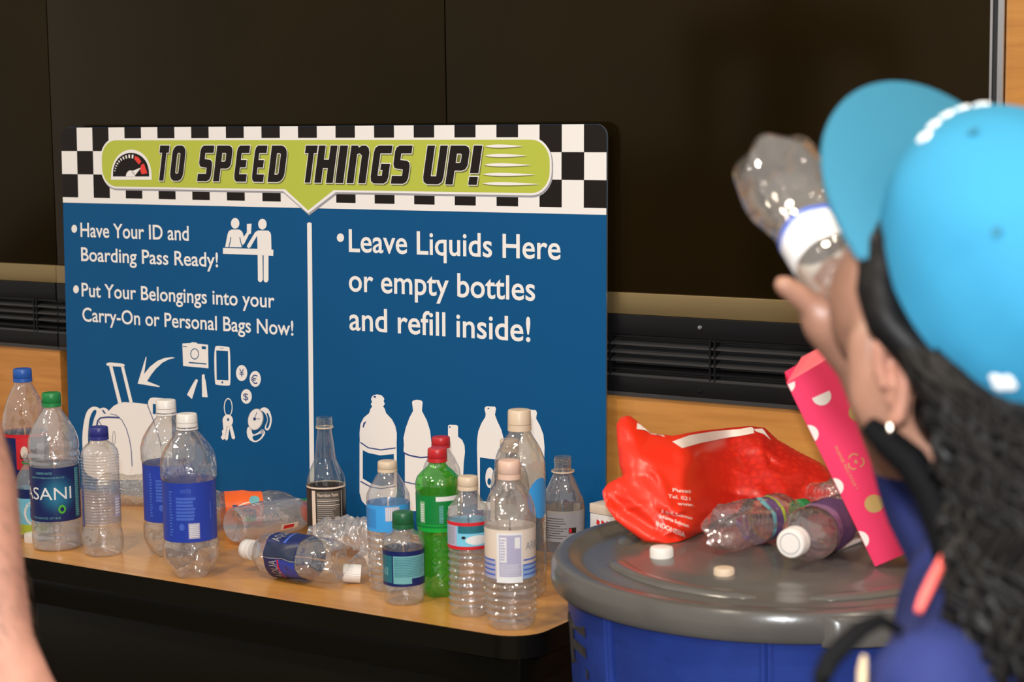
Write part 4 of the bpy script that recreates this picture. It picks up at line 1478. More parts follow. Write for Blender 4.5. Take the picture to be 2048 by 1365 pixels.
# ------------------------------------------------------------------ pink polka-dot box leaning on the lid
pinkm = mat('pink_card', (0.92, 0.05, 0.15), 0.5, spec=0.35)
pink_in = mat('pink_card_fold', (0.86, 0.06, 0.10), 0.4)
goldm = mat('gold_dot', (0.55, 0.36, 0.13), 0.4)
dotw = mat('white_dot', (0.85, 0.78, 0.74), 0.35)
c0 = lid_pt(1750, 1138)                      # corner standing on the lid
dep = (np.array(c0) - CAM) @ DX
T = at(1573, 770, dep - .038)                 # upper left corner
axu = (T - c0)
HB = axu.length
axu.normalize()
rt_ = at(1836, 1106, dep - .010) - c0
rt_ = (rt_ - rt_.dot(axu) * axu).normalized()
nrm = rt_.cross(axu).normalized()             # toward the viewer?
if nrm.dot(Vector(CAM) - c0) < 0:
    nrm = -nrm
box = thing('gift_box', 'tall pink carton with white and gold polka dots leaning on the bin lid', 'box')
BWID, BDEP = 0.105, 0.062
Mx = Matrix((rt_, -nrm, axu)).transposed().to_4x4()
box.matrix_world = Matrix.Translation(c0) @ Mx
lo = min((box.matrix_world @ Vector((x, y, 0))).z for x in (0, BWID) for y in (0, BDEP))
box.location.z += LZ + .002 - lo
m = MB()
top = HB
m.add([(0, 0, 0), (BWID, 0, 0), (BWID, BDEP, 0), (0, BDEP, 0), (0, 0, top), (BWID, 0, top + .012), (BWID, BDEP, top + .012), (0, BDEP, top)],
      [(3, 2, 1, 0), (0, 1, 5, 4), (1, 2, 6, 5), (2, 3, 7, 6), (3, 0, 4, 7)], pinkm)
m.build('carton', box, bevel=.0012)
m = MB()
m.add([(0.0005, 0.0005, top), (BWID, 0.0005, top + .012), (BWID * .95, .014, top + .024), (.030, .014, top + .019)], [(0, 1, 2, 3)], pink_in)
m.add([(0.0005, 0.0009, top), (BWID, 0.0009, top + .012), (BWID * .95, .0145, top + .024), (.030, .0145, top + .019)], [(3, 2, 1, 0)], pink_in)
m.build('top_flap', box, smooth=False)


def box_xy(px, py):
    """point of the carton's front face seen at a pixel, in carton coordinates"""
    v = Vector(ray(px, py)); o = Vector(CAM)
    t = (c0 - o).dot(nrm) / v.dot(nrm)
    w = o + t * v - c0
    return (w.dot(rt_), w.dot(axu))


def clip(poly, x0, x1, y0, y1):
    def cut(P_, f, g):
        out = []
        for i in range(len(P_)):
            a, b_ = P_[i], P_[(i + 1) % len(P_)]
            if f(a): out.append(a)
            if f(a) != f(b_): out.append(g(a, b_))
        return out
    ix = lambda X: (lambda a, b_: (X, a[1] + (b_[1] - a[1]) * (X - a[0]) / (b_[0] - a[0])))
    iy = lambda Y: (lambda a, b_: (a[0] + (b_[0] - a[0]) * (Y - a[1]) / (b_[1] - a[1]), Y))
    for f, g in ((lambda q_: q_[0] >= x0, ix(x0)), (lambda q_: q_[0] <= x1, ix(x1)), (lambda q_: q_[1] >= y0, iy(y0)), (lambda q_: q_[1] <= y1, iy(y1))):
        poly = cut(poly, f, g)
        if not poly: return poly
    return poly


for cx, cy, mm in ((1643, 796, dotw), (1716, 828, goldm), (1618, 872, dotw), (1668, 978, dotw), (1748, 1011, goldm), (1719, 1084, dotw), (1571, 772, dotw)):
    x, y = box_xy(cx, cy)
    Q = clip(ell(x, y, .0118, .0118, 30), .0008, BWID - .001, .002, HB - .002)
    if (cx, cy) == (1643, 796):
        Q = [q_ for q_ in Q if q_[1] < y + .0035]
    if len(Q) < 3:
        continue
    MB().add([(a, -.0004, b_) for a, b_ in Q], [tuple(range(len(Q)))], mm).build('dot', box, smooth=False)
x0, y0 = box_xy(1669, 898)
x1, y1 = box_xy(1711, 982)
V, F = text_shape('PLEASE RECYCLE !', .0)
dx, dy = x1 - x0, y1 - y0
L_ = math.hypot(dx, dy); dx /= L_; dy /= L_
MB().add([(x0 + dx * L_ * x - dy * y * .0035, -.0005, y0 + dy * L_ * x + dx * y * .0035) for x, y in V], F, goldm).build('fine_print', box, smooth=False)
sx, sy = box_xy(1711, 927)
m = MB()
for k in range(3):
    w0 = math.pi / 2 + k * 2 * math.pi / 3
    cx, cy = sx + .0042 * math.cos(w0), sy + .0042 * math.sin(w0)
    pts = [(cx + .0062 * math.cos(w0 + t), cy + .0062 * math.sin(w0 + t)) for t in np.linspace(-1.25, 1.1, 12)]
    Q = band(pts, .0015)
    V, F = fill_curve([Q])
    m.add([(a, -.0005, b_) for a, b_ in V], F, goldm)
V, F = text_shape('4', .02)
m.add([(sx + (x - .5) * .004, -.0005, sy - .003 + y * .006) for x, y in V], F, goldm)
m.build('recycling_mark', box, smooth=False)

# ------------------------------------------------------------------ crumpled red plastic bag
bm_red, N, L = new_mat('red_bag_plastic')
bs = N['Principled BSDF']
bs.inputs['Roughness'].default_value = 0.33
bs.inputs['Specular IOR Level'].default_value = 0.45
tc = N.new('ShaderNodeTexCoord')
vo = N.new('ShaderNodeTexVoronoi'); vo.feature = 'DISTANCE_TO_EDGE'; vo.inputs['Scale'].default_value = 75
L.new(tc.outputs['Object'], vo.inputs['Vector'])
rp = N.new('ShaderNodeValToRGB')
rp.color_ramp.elements[0].position = 0.0; rp.color_ramp.elements[0].color = (0.50, 0.012, 0.006, 1)
rp.color_ramp.elements[1].position = 0.5; rp.color_ramp.elements[1].color = (0.70, 0.026, 0.009, 1)
L.new(vo.outputs['Distance'], rp.inputs['Fac'])
sx_ = N.new('ShaderNodeSeparateXYZ'); L.new(tc.outputs['Object'], sx_.inputs[0])
mr = N.new('ShaderNodeMapRange'); mr.inputs[1].default_value = 0.0; mr.inputs[2].default_value = 0.05
L.new(sx_.outputs[0], mr.inputs[0])
mx = N.new('ShaderNodeMix'); mx.data_type = 'RGBA'
mx.inputs['A'].default_value = (0.74, 0.028, 0.009, 1)
L.new(mr.outputs[0], mx.inputs['Factor']); L.new(rp.outputs[0], mx.inputs['B'])
L.new(mx.outputs['Result'], bs.inputs['Base Color'])
white_in = mat('bag_white_inside', (0.85, 0.74, 0.66), 0.4)

bag_c = lid_pt(1335, 1092, 0)
bdep = (np.array(bag_c) - CAM) @ DX + .012
BLEAN = .80
OUT = [(1232, 850), (1240, 836), (1258, 830), (1275, 843), (1300, 866), (1345, 872), (1400, 862), (1500, 852), (1530, 856), (1556, 880), (1600, 905), (1640, 925), (1680, 960), (1700, 1000), (1690, 1030), (1620, 1050), (1560, 1060), (1500, 1066), (1440, 1062),
       (1412, 1075), (1380, 1092), (1330, 1098), (1292, 1088), (1258, 1062), (1230, 1040), (1212, 1015), (1203, 985), (1215, 968), (1245, 952), (1238, 930), (1235, 895)]
ox, oy = 1440, 985
pm = bdep / FPX
UPV = Vector((0, 0, 1)); RV = Vector((RX[0], RX[1], 0)).normalized(); FV = Vector((-RV.y, RV.x, 0))
ZB = -(1098 - oy) * pm
outl = [((x - ox) * pm, -(y - oy) * pm) for x, y in OUT]
bagc = at(ox, oy, bdep)
BAGM = Matrix.Translation(bagc) @ Matrix((RV, FV, UPV)).transposed().to_4x4()
BAGI = BAGM.inverted()


def bag_base(x, y):
    """middle sheet of the bag: leans back from its foot, deeper toward the right"""
    t = min(1, max(0, (x + .06) / .08))
    return BAGI @ at(ox + x / pm, oy - y / pm, bdep + BLEAN * (y - ZB) + .17 * t * t * (3 - 2 * t))


def inside(x, y, P_):
    c = False
    for i in range(len(P_)):
        (x1_, y1_), (x2_, y2_) = P_[i], P_[i - 1]
        if (y1_ > y) != (y2_ > y) and x < (x2_ - x1_) * (y - y1_) / (y2_ - y1_) + x1_:
            c = not c
    return c


def edge_d(x, y, P_):
    best = 9
    for i in range(len(P_)):
        (x1_, y1_), (x2_, y2_) = P_[i], P_[i - 1]
        dx_, dy_ = x2_ - x1_, y2_ - y1_
        t = max(0, min(1, ((x - x1_) * dx_ + (y - y1_) * dy_) / (dx_ * dx_ + dy_ * dy_ + 1e-12)))
        best = min(best, math.hypot(x - x1_ - t * dx_, y - y1_ - t * dy_))
    return best


def crease_field(seed, n, amp, stretch, ang):
    """piecewise flat facets between random points: crisp folds of thin plastic film"""
    from mathutils.geometry import delaunay_2d_cdt
    rnd = random.Random(seed)
    ca, sa = math.cos(ang), math.sin(ang)
    P_ = [Vector((rnd.uniform(-.20, .20) / stretch, rnd.uniform(-.20, .20))) for _ in range(n)]
    P_ += [Vector((a_, b_)) for a_ in (-.4, .4) for b_ in (-.4, .4)]
    vs, _, fs, *_ = delaunay_2d_cdt(P_, [], [], 0, 1e-6)
    hs = [rnd.uniform(-amp, amp) for _ in vs]
    tris = [(vs[f[0]], vs[f[1]], vs[f[2]], hs[f[0]], hs[f[1]], hs[f[2]]) for f in fs]

    def fn(x, y):
        u_, v_ = (x * ca + y * sa) / stretch, -x * sa + y * ca
        for a_, b_, c_, ha, hb, hc in tris:
            den = (b_.y - c_.y) * (a_.x - c_.x) + (c_.x - b_.x) * (a_.y - c_.y)
            if abs(den) < 1e-12:
                continue
            l1 = ((b_.y - c_.y) * (u_ - c_.x) + (c_.x - b_.x) * (v_ - c_.y)) / den
            l2 = ((c_.y - a_.y) * (u_ - c_.x) + (a_.x - c_.x) * (v_ - c_.y)) / den
            if l1 >= -1e-6 and l2 >= -1e-6 and l1 + l2 <= 1 + 1e-6:
                return l1 * ha + l2 * hb + (1 - l1 - l2) * hc
        return 0.0
    return fn


FA = [crease_field(3, 60, .026, 2.4, -.55), crease_field(8, 150, .013, 2.0, -.8), crease_field(5, 240, .006, 1.5, .5)]


def fold(x, y, s):
    return FA[0](x + .01 * s, y) + FA[1](x, y + .01 * s) + FA[2](x, y)


GS = 0.0036
xs = np.arange(min(p_[0] for p_ in outl) - GS, max(p_[0] for p_ in outl) + GS, GS)
ys = np.arange(min(p_[1] for p_ in outl) - GS, max(p_[1] for p_ in outl) + GS, GS)
bm = bmesh.new()
fr_, bk_ = {}, {}
for i, x in enumerate(xs):
    for j, y in enumerate(ys):
        if inside(x, y, outl):
            d_ = edge_d(x, y, outl)
            th = 0.055 * (1 - math.exp(-d_ / .030)) 
            h = fold(x, y, 1.0) * min(1, d_ / .02 + .15)
            q_ = bag_base(x, y)
            fr_[i, j] = bm.verts.new((q_.x, q_.y - (th + h), q_.z))
            bk_[i, j] = bm.verts.new((q_.x, q_.y + th * .9 + fold(x, y, 5.0) * min(1, d_ / .02 + .15), q_.z))
for (i, j) in list(fr_):
    k4 = [(i, j), (i + 1, j), (i + 1, j + 1), (i, j + 1)]
    if all(k_ in fr_ for k_ in k4):
        bm.faces.new([fr_[k_] for k_ in k4])
        bm.faces.new([bk_[k_] for k_ in reversed(k4)])
# close the rim between the two skins, pulled onto the outline
bd_f = [e for e in bm.edges if e.is_boundary]
inv_f = {v: k_ for k_, v in fr_.items()}
for e in bd_f:
    a, b_ = e.verts
    if a in inv_f and b_ in inv_f:
        bm.faces.new([a, b_, bk_[inv_f[b_]], bk_[inv_f[a]]])
for v in {v for e in bd_f for v in e.verts if v in inv_f}:
    i_, j_ = inv_f[v]
    x, y = xs[i_], ys[j_]
    best, bp_ = 9, None
    for i in range(len(outl)):
        (x1_, y1_), (x2_, y2_) = outl[i], outl[i - 1]
        dx_, dy_ = x2_ - x1_, y2_ - y1_
        t = max(0, min(1, ((x - x1_) * dx_ + (y - y1_) * dy_) / (dx_ * dx_ + dy_ * dy_ + 1e-12)))
        d_ = math.hypot(x - x1_ - t * dx_, y - y1_ - t * dy_)
        if d_ < best:
            best, bp_ = d_, (x1_ + t * dx_, y1_ + t * dy_)
    q_ = bag_base(*bp_)
    v.co = q_ - Vector((0, .001, 0))
    bk_[i_, j_].co = q_ + Vector((0, .001, 0))
loose = [v for v in bm.verts if not v.link_faces]
bmesh.ops.delete(bm, geom=loose, context='VERTS')
bmesh.ops.recalc_face_normals(bm, faces=bm.faces)
bmesh.ops.smooth_vert(bm, verts=[v for v in bm.verts], factor=.25, use_axis_x=True, use_axis_y=True, use_axis_z=True)
for v in bm.verts:
    v.co.z = max(v.co.z, LZ + .0012 - bagc.z)
me = bpy.data.meshes.new('bag_skin'); bm.to_mesh(me); bm.free()
me.materials.append(bm_red)
me.polygons.foreach_set('use_smooth', [True] * len(me.polygons))
bag = thing('plastic_bag', 'crumpled shiny red plastic bag lying on the grey bin lid', 'bag')
bag.matrix_world = BAGM
bo = bpy.data.objects.new('bag_skin', me); COL.objects.link(bo); bo.parent = bag


from mathutils.bvhtree import BVHTree
BT = BVHTree.FromPolygons([v.co.copy() for v in me.vertices], [tuple(p_.vertices) for p_ in me.polygons])


def on_bag(px, py, lift=.0012):
    """front skin of the bag at a place of its outline plane, in bag coordinates"""
    o_ = BAGI @ Vector(CAM)
    d_ = (BAGI.to_3x3() @ Vector(ray(px, py))).normalized()
    h = BT.ray_cast(o_, d_)
    k = 0
    while h[0] is None and k < 40:          # just past the silhouette: step back onto the bag
        k += 1
        px, py = px + (1400 - px) * .02, py + (970 - py) * .02
        h = BT.ray_cast(o_, (BAGI.to_3x3() @ Vector(ray(px, py))).normalized())
    return (h[0].x, h[0].y - lift, h[0].z)


def bag_patch(polys, mm, name, lift=.003):
    m = MB()
    for rows in polys:
        n_ = len(rows[0])
        V = [on_bag(*q_, lift) for r_ in rows for q_ in r_]
        F = [(i * n_ + j, i * n_ + j + 1, (i + 1) * n_ + j + 1, (i + 1) * n_ + j) for i in range(len(rows) - 1) for j in range(n_ - 1)]
        m.add(V, F, mm)
    return m.build(name, bag)


def strip(top, bot, n=34):
    f = lambda P_, t: (np.interp(t, np.linspace(0, 1, len(P_)), [q_[0] for q_ in P_]), np.interp(t, np.linspace(0, 1, len(P_)), [q_[1] for q_ in P_]))
    rows = []
    for s in np.linspace(0, 1, 8):
        rows.append([tuple(np.array(f(top, t)) * (1 - s) + np.array(f(bot, t)) * s) for t in np.linspace(0, 1, n)])
    return rows


bag_patch([strip([(1344, 883), (1380, 870), (1430, 862), (1480, 858), (1505, 853)], [(1364, 896), (1400, 886), (1450, 876), (1490, 870), (1508, 866)])], white_in, 'white_lining')
bag_patch([strip([(1275, 836), (1285, 845), (1310, 858), (1328, 872)], [(1273, 858), (1290, 860), (1312, 866), (1329, 874)], 20)], white_in, 'white_lining')
bag_patch([strip([(1506, 858), (1525, 857), (1540, 878)], [(1512, 863), (1527, 868), (1541, 880)], 14)], white_in, 'white_lining')
for s, (xa, ya), (xb, yb), cap_ in (('INDONESIA', (1312, 1051), (1370, 1075), 10), ('Jakarta Selatan', (1318, 1034), (1377, 1055), 7), ('Jl. Jend. Sudirman', (1322, 1024), (1384, 1039), 6), ('www.', (1355, 1010), (1388, 1013), 7),
                                    ('Tel. 021', (1336, 995), (1380, 1001), 7), ('Pusat', (1345, 983), (1382, 986), 7)):
    V, F = text_shape(s, .01)
    P_ = []
    for x, y in V:
        px, py = xa + (xb - xa) * x, ya + (yb - ya) * x - y * cap_
        P_.append(on_bag(px, py, .0026))
    MB().add(P_, F, white_in).build('print_line', bag, smooth=False)



# ------------------------------------------------------------------ people: skin, cloth and hair materials
skin_b = mat('brown_skin', (0.30, 0.15, 0.098), 0.45, sss=0.12, var=0.08, vscale=25, bump=0.06, bscale=400)
skin_p = mat('pale_skin', (0.44, 0.22, 0.16), 0.5, sss=0.12, var=0.16, vscale=38, bump=0.12, bscale=320)
navy_cl = mat('navy_cloth', (0.014, 0.022, 0.105), 0.75, spec=0.25, bump=0.4, bscale=500, var=0.12, vscale=18)
black_cl = mat('black_cloth', (0.004, 0.004, 0.0045), 0.7, spec=0.08)
grey_cl = mat('grey_cloth', (0.12, 0.12, 0.13), 0.8, bump=0.3, bscale=400)
denim = mat('dark_denim', (0.02, 0.03, 0.06), 0.8, bump=0.3, bscale=500)
hairm = mat('black_hair', (0.004, 0.0035, 0.0035), 0.40, spec=0.2)
hair_br = mat('brown_hair', (0.05, 0.03, 0.02), 0.4)
turq = mat('turquoise_cloth', (0.03, 0.215, 0.36), 0.75, spec=0.2, bump=0.25, bscale=700)
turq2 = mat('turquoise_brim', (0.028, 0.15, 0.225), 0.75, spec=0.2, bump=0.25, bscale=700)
coral = mat('coral_trim', (0.80, 0.12, 0.10), 0.6)
embw = mat('white_embroidery', (0.78, 0.80, 0.80), 0.6)
embg = mat('green_embroidery', (0.30, 0.55, 0.10), 0.6)
shoe = mat('shoe_rubber', (0.05, 0.05, 0.05), 0.6)
lipm = mat('lip', (0.36, 0.12, 0.10), 0.4)
eyem = mat('eye_white', (0.8, 0.8, 0.78), 0.2)
irism = mat('iris', (0.03, 0.015, 0.01), 0.2)
nailm = mat('nail', (0.62, 0.38, 0.32), 0.3)


def cone_mesh(bm, p0, r0, p1, r1):
    """tapered capsule = hull of two balls"""
    b2 = bmesh.new()
    for p_, r_ in ((p0, r0), (p1, r1)):
        bmesh.ops.create_icosphere(b2, subdivisions=2, radius=r_, matrix=Matrix.Translation(p_))
    res = bmesh.ops.convex_hull(b2, input=b2.verts)
    bmesh.ops.delete(b2, geom=[v for v in b2.verts if not v.link_faces], context='VERTS')
    vm = {}
    for v in b2.verts:
        vm[v.index if False else v] = bm.verts.new(v.co)
    for f in b2.faces:
        try:
            bm.faces.new([vm[v] for v in f.verts])
        except ValueError:
            pass
    b2.free()


def grow(name, caps, ells, material, parent, voxel=.006, smooth=6, kids=None):
    """one continuous surface grown over tapered limbs and ellipsoids"""
    bm = bmesh.new()
    for chain in caps:
        for a, b_ in zip(chain[:-1], chain[1:]):
            cone_mesh(bm, Vector(a[0]), a[1], Vector(b_[0]), b_[1])
    for c, ax, rad in ells:        # ax: three unit axes, rad: three radii
        M = Matrix.Translation(c) @ Matrix((ax[0] * rad[0], ax[1] * rad[1], ax[2] * rad[2])).transposed().to_4x4()
        bmesh.ops.create_icosphere(bm, subdivisions=3, radius=1, matrix=M)
    bmesh.ops.recalc_face_normals(bm, faces=bm.faces)
    me = bpy.data.meshes.new('t'); bm.to_mesh(me); bm.free()
    o = bpy.data.objects.new('t', me); COL.objects.link(o)
    r_ = o.modifiers.new('r', 'REMESH'); r_.mode = 'VOXEL'; r_.voxel_size = voxel; r_.use_smooth_shade = True
    s_ = o.modifiers.new('s', 'SMOOTH'); s_.factor = .5; s_.iterations = smooth
    dg = bpy.context.evaluated_depsgraph_get()
    m2 = bpy.data.meshes.new_from_object(o.evaluated_get(dg))
    bpy.data.objects.remove(o); bpy.data.meshes.remove(me)
    m2.name = name
    m2.materials.clear(); m2.materials.append(material)
    m2.polygons.foreach_set('use_smooth', [True] * len(m2.polygons))
    o = bpy.data.objects.new(name, m2); COL.objects.link(o)
    if parent is not None:
        o.parent = parent
        o.matrix_parent_inverse = Matrix.Translation(parent.location).inverted()
    return o


def keep(o, parent):
    o.parent = parent
    o.matrix_parent_inverse = Matrix.Translation(parent.location).inverted()
    return o


def cdir(r_, u_, b_):
    """direction from components to the right, up and back toward the viewer"""
    return Vector(r_ * RX + u_ * UX - b_ * DX)


def frame(az, pitch, roll):
    a, p_, q_ = map(math.radians, (az, pitch, roll))
    ca, sa, cp, sp = math.cos(a), math.sin(a), math.cos(p_), math.sin(p_)
    F = np.array([-sa * cp, sp, -ca * cp]); U = np.array([sa * sp, cp, ca * sp]); Lf = np.array([-ca, 0, sa])
    c, s_ = math.cos(q_), math.sin(q_)
    L2, U2 = c * Lf - s_ * U, s_ * Lf + c * U
    return cdir(*F), cdir(*L2), cdir(*U2)


# ------------------------------------------------------------------ person in the turquoise cap
girl_x = at(2010, 1300, 1.34)
girl = thing('person', 'person in turquoise cap and navy top with long black hair, drinking from a bottle', 'person', (girl_x.x, girl_x.y, 0))
Fh, Lh, Uh = frame(48, 46, 20)
Fc, Lc, Uc = frame(48.6, 56.5, 22.7)
RC = at(1998, 572, 1.297)
S0 = RC - .030 * Uc
ear = S0 + .074 * Lh - .012 * Fh - .03 * Uh
mouth = S0 + .098 * Fh - .075 * Uh
neck_t = S0 - .02 * Fh - .08 * Uh
neck_b = at(1985, 1120, 1.35)
c7 = neck_b
down = Vector((0, 0, -1))
# body heading: same way as the head, level
hd = Vector((Fh.x, Fh.y, 0)).normalized()
lf = Vector((-hd.y, hd.x, 0))
sh_mid = Vector((neck_b.x, neck_b.y, neck_b.z - .035)) + hd * -.01
shL = at(1925, 1415, 1.20)
shR = at(2010, 1190, 1.47)
elbR = at(1872, 985, 1.55)
wriR = at(1736, 738, 1.462)
hips = Vector((sh_mid.x, sh_mid.y, .66)) - hd * .03
body_caps = [
    [(neck_t, .049), (at(1974, 985, 1.35), .041), (at(2014, 1110, 1.35), .045), (sh_mid, .055)],
    [(sh_mid, .07), (sh_mid.lerp(hips, .45), .105), (hips, .115)],
    [(sh_mid, .055), (shL, .05)], [(sh_mid, .055), (shR, .05)],
    [(shR, .050), (elbR, .038)], [(elbR, .038), (elbR.lerp(wriR, .35), .036), (wriR, .024)],
    [(shL, .050), (shL + Vector((0, 0, -.24)) - hd * .02, .038)],
    [(shL + Vector((0, 0, -.24)) - hd * .02, .037), (shL + Vector((0, 0, -.44)) + hd * .09, .023)],
]
footz = .05
for s_ in (1, -1):
    hip = hips + lf * .075 * s_ - Vector((0, 0, .03))
    knee = hips + lf * .085 * s_ + hd * .02; knee.z = .36
    ank = hips + lf * .09 * s_ - hd * .02; ank.z = .06
    body_caps.append([(hip, .088), (knee, .052), (knee.lerp(ank, .3), .054), (ank, .033)])
    toe = ank + hd * .13; toe.z = .03
    body_caps.append([(ank + Vector((0, 0, -.025)), .032), (toe, .026)])
axh = (Fh, Lh, Uh)
jaw = mouth - .045 * Uh * .9 - .012 * Fh
ells = [(S0 + .025 * Uh - .005 * Fh, axh, (.096, .074, .085)),
        (S0 - .03 * Uh + .045 * Fh, axh, (.060, .062, .075))]
body_caps += [[(S0 + .045 * Fh - .03 * Uh, .058), (S0 + .062 * Fh - .085 * Uh, .028)],
              [(ear - .012 * Lh - .01 * Uh, .020), (at(1770, 815, 1.325), .022), (at(1806, 862, 1.335), .025), (at(1905, 955, 1.34), .026)],
              [(at(1748, 690, 1.33), .020), (at(1752, 795, 1.33), .020)],
              [(S0 + .095 * Fh - .012 * Uh, .012), (S0 + .112 * Fh - .035 * Uh, .013)]]
# left hand hanging, relaxed
wl = shL + Vector((0, 0, -.44)) + hd * .09
pl = wl + Vector((0, 0, -.055)) + hd * .02
body_caps.append([(wl, .021), (pl, .026)])
for k, (off, ln) in enumerate(((-.024, .060), (-.008, .072), (.008, .075), (.023, .068))):
    a = pl + hd * off * -1 + Vector((0, 0, -.012)); b_ = a + Vector((0, 0, -ln * .55)) + hd * .006; c = b_ + Vector((0, 0, -ln * .4)) - lf * .022
    body_caps.append([(a, .0085), (b_, .0078), (c, .0062)])
body_caps.append([(pl + hd * .018 + Vector((0, 0, .02)), .011), (pl + hd * .045 - Vector((0, 0, .02)), .0095), (pl + hd * .05 - Vector((0, 0, .045)), .008)])
# raised right hand round the bottle: palm on the far side, five fingers
B0 = at(1540, 318, 1.54)
BT_ = at(1702, 598, 1.405)
bax = (BT_ - B0).normalized()
BLEN = (BT_ - B0).length
palm = at(1664, 642, 1.445)
body_caps.append([(wriR, .022), (palm, .024)])
body_caps.append([(at(1648, 634, 1.44), .019), (at(1690, 640, 1.45), .021)])


def finger(base, pts, r0):
    rs = [r0, r0 * .95, r0 * .9, r0 * .76]
    body_caps.append(list(zip([base] + pts, rs)))


# index finger stretched along the underside of the bottle, the others curled round behind it, thumb on the near side
finger(at(1656, 640, 1.44), [at(1632, 618, 1.435), at(1600, 593, 1.43), at(1566, 570, 1.425)], .0112)
finger(at(1662, 630, 1.45), [at(1650, 598, 1.462), at(1642, 562, 1.468), at(1664, 528, 1.458)], .0095)
finger(at(1676, 630, 1.455), [at(1670, 600, 1.468), at(1668, 566, 1.47), at(1688, 540, 1.455)], .0095)
finger(at(1692, 634, 1.455), [at(1690, 608, 1.466), at(1694, 580, 1.466), at(1708, 562, 1.452)], .0085)
finger(at(1700, 660, 1.44), [at(1716, 640, 1.42), at(1724, 612, 1.395), at(1722, 584, 1.388)], .0112)
grow('body', body_caps, ells, skin_b, girl, voxel=.0042, smooth=5)

# ear: folded rim, bowl and lobe, seen from behind
ear_skin = mat('ear_skin', (0.40, 0.19, 0.13), 0.4, sss=0.15)
ED = 1.272
grow('ear', [[(at(1768, 770, ED + .006), .0040), (at(1757, 730, ED + .004), .0048), (at(1757, 694, ED), .0056), (at(1771, 676, ED - .003), .0060), (at(1790, 682, ED - .004), .0060), (at(1803, 712, ED - .003), .0056), (at(1808, 755, ED), .0052), (at(1806, 800, ED + .004), .0050), (at(1798, 832, ED + .008), .0056), (at(1786, 842, ED + .012), .0050)],
             [(at(1778, 720, ED + .010), .0060), (at(1788, 800, ED + .014), .0062)]], [], ear_skin, girl, voxel=.0022, smooth=3)
keep(MB().tube([at(1783, 852, ED + .004), at(1780, 860, ED + .002), at(1782, 868, ED + .004)], .0022, chrome, 8).build('earring', None), girl)
# face details (on the far side): eyes, brows, lips
for s_ in (1, -1):
    e0 = S0 + .083 * Fh + .032 * s_ * Lh + .002 * Uh
    m = MB().lathe([(.012 * math.sin(t), -.012 * math.cos(t)) for t in np.linspace(.15, math.pi - .15, 9)], eyem, 16)
    o = m.build('eye', None); o.location = e0
    keep(o, girl)
    m = MB().lathe([(.0052, 0), (.004, .0012), (.001, .0016)], irism, 14)
    o = m.build('iris', None); o.location = e0 + Fh * .0117; o.rotation_euler = Fh.to_track_quat('Z', 'Y').to_euler(); keep(o, girl)
    keep(MB().tube([e0 + Uh * .018 - Lh * .016 * s_ + Fh * .010, e0 + Uh * .021 + Fh * .012, e0 + Uh * .017 + Lh * .016 * s_ + Fh * .006], [.002, .003, .0015], hairm, 8).build('eyebrow', None), girl)
mo = S0 + .098 * Fh - .062 * Uh
keep(MB().tube([mo - Lh * .02, mo + Fh * .004 + Uh * .002, mo + Lh * .02], [.002, .0048, .002], lipm, 8).build('lips', None), girl)

# top: navy shirt, its sleeve, trousers, shoes
tors = [[(sh_mid.lerp(hips, .3), .10), (shL, .060)], [(sh_mid.lerp(hips, .3), .10), (shR, .056)], [(sh_mid, .076), (sh_mid.lerp(hips, .45), .116), (hips, .126)],
        [(neck_b + Vector((0, 0, -.03)), .058), (shL, .060)], [(neck_b + Vector((0, 0, -.03)), .056), (shR, .058)],
        [(shR, .058), (elbR, .047), (elbR.lerp(wriR, .33), .037)], [(shL, .060), (shL + Vector((0, 0, -.20)) - hd * .016, .052)],
        [(at(1940, 1292, 1.24), .036), (at(1864, 1388, 1.17), .042)]]
grow('shirt', tors, [], navy_cl, girl, voxel=.006, smooth=6)
legs = []
for s_ in (1, -1):
    hip = hips + lf * .075 * s_ - Vector((0, 0, .02))
    knee = hips + lf * .085 * s_ + hd * .02; knee.z = .36
    ank = hips + lf * .09 * s_ - hd * .02; ank.z = .10
    legs.append([(hips - Vector((0, 0, .01)), .122), (hip, .098), (knee, .066), (ank, .05)])
grow('trousers', legs, [], black_cl, girl, voxel=.01, smooth=4)
for s_ in (1, -1):
    ank = hips + lf * .09 * s_ - hd * .035; ank.z = .05
    toe = ank + hd * .17; toe.z = .036
    grow('shoe', [[(ank, .048), (toe, .036)]], [], shoe, girl, voxel=.006, smooth=4)
# black collar band, coral strap, black bag strap with its tag
keep(MB().tube([at(1738, 852, 1.31), at(1775, 884, 1.30), at(1822, 924, 1.295), at(1862, 986, 1.285), at(1887, 1052, 1.275), at(1900, 1125, 1.265)],
               [.007, .0105, .012, .012, .012, .010], black_cl, 12).build('collar', None), girl)
keep(MB().tube([at(1906, 1084, 1.215), at(1886, 1120, 1.20), at(1866, 1158, 1.185), at(1848, 1196, 1.17), at(1836, 1224, 1.165)], [.0024, .0034, .0036, .0034, .0024], coral, 10).build('strap_piping', None), girl)
keep(MB().tube([at(1800, 1262, 1.13), at(1762, 1240, 1.125), at(1722, 1258, 1.115), at(1690, 1288, 1.11), at(1662, 1318, 1.105), at(1644, 1355, 1.10), at(1640, 1420, 1.10), at(1700, 1520, 1.13), at(1800, 1580, 1.16)],
               [.004, .0055, .0062, .0066, .0066, .0062, .006, .006, .006], black_cl, 12, flat=.7).build('bag_strap', None), girl)
keep(MB().tube([at(1728, 1312, 1.165), at(1725, 1340, 1.165), at(1723, 1400, 1.165)], [.0018, .0030, .0030], mat('tan_tag', (0.62, 0.45, 0.26), .5), 8).build('strap_tag', None), girl)

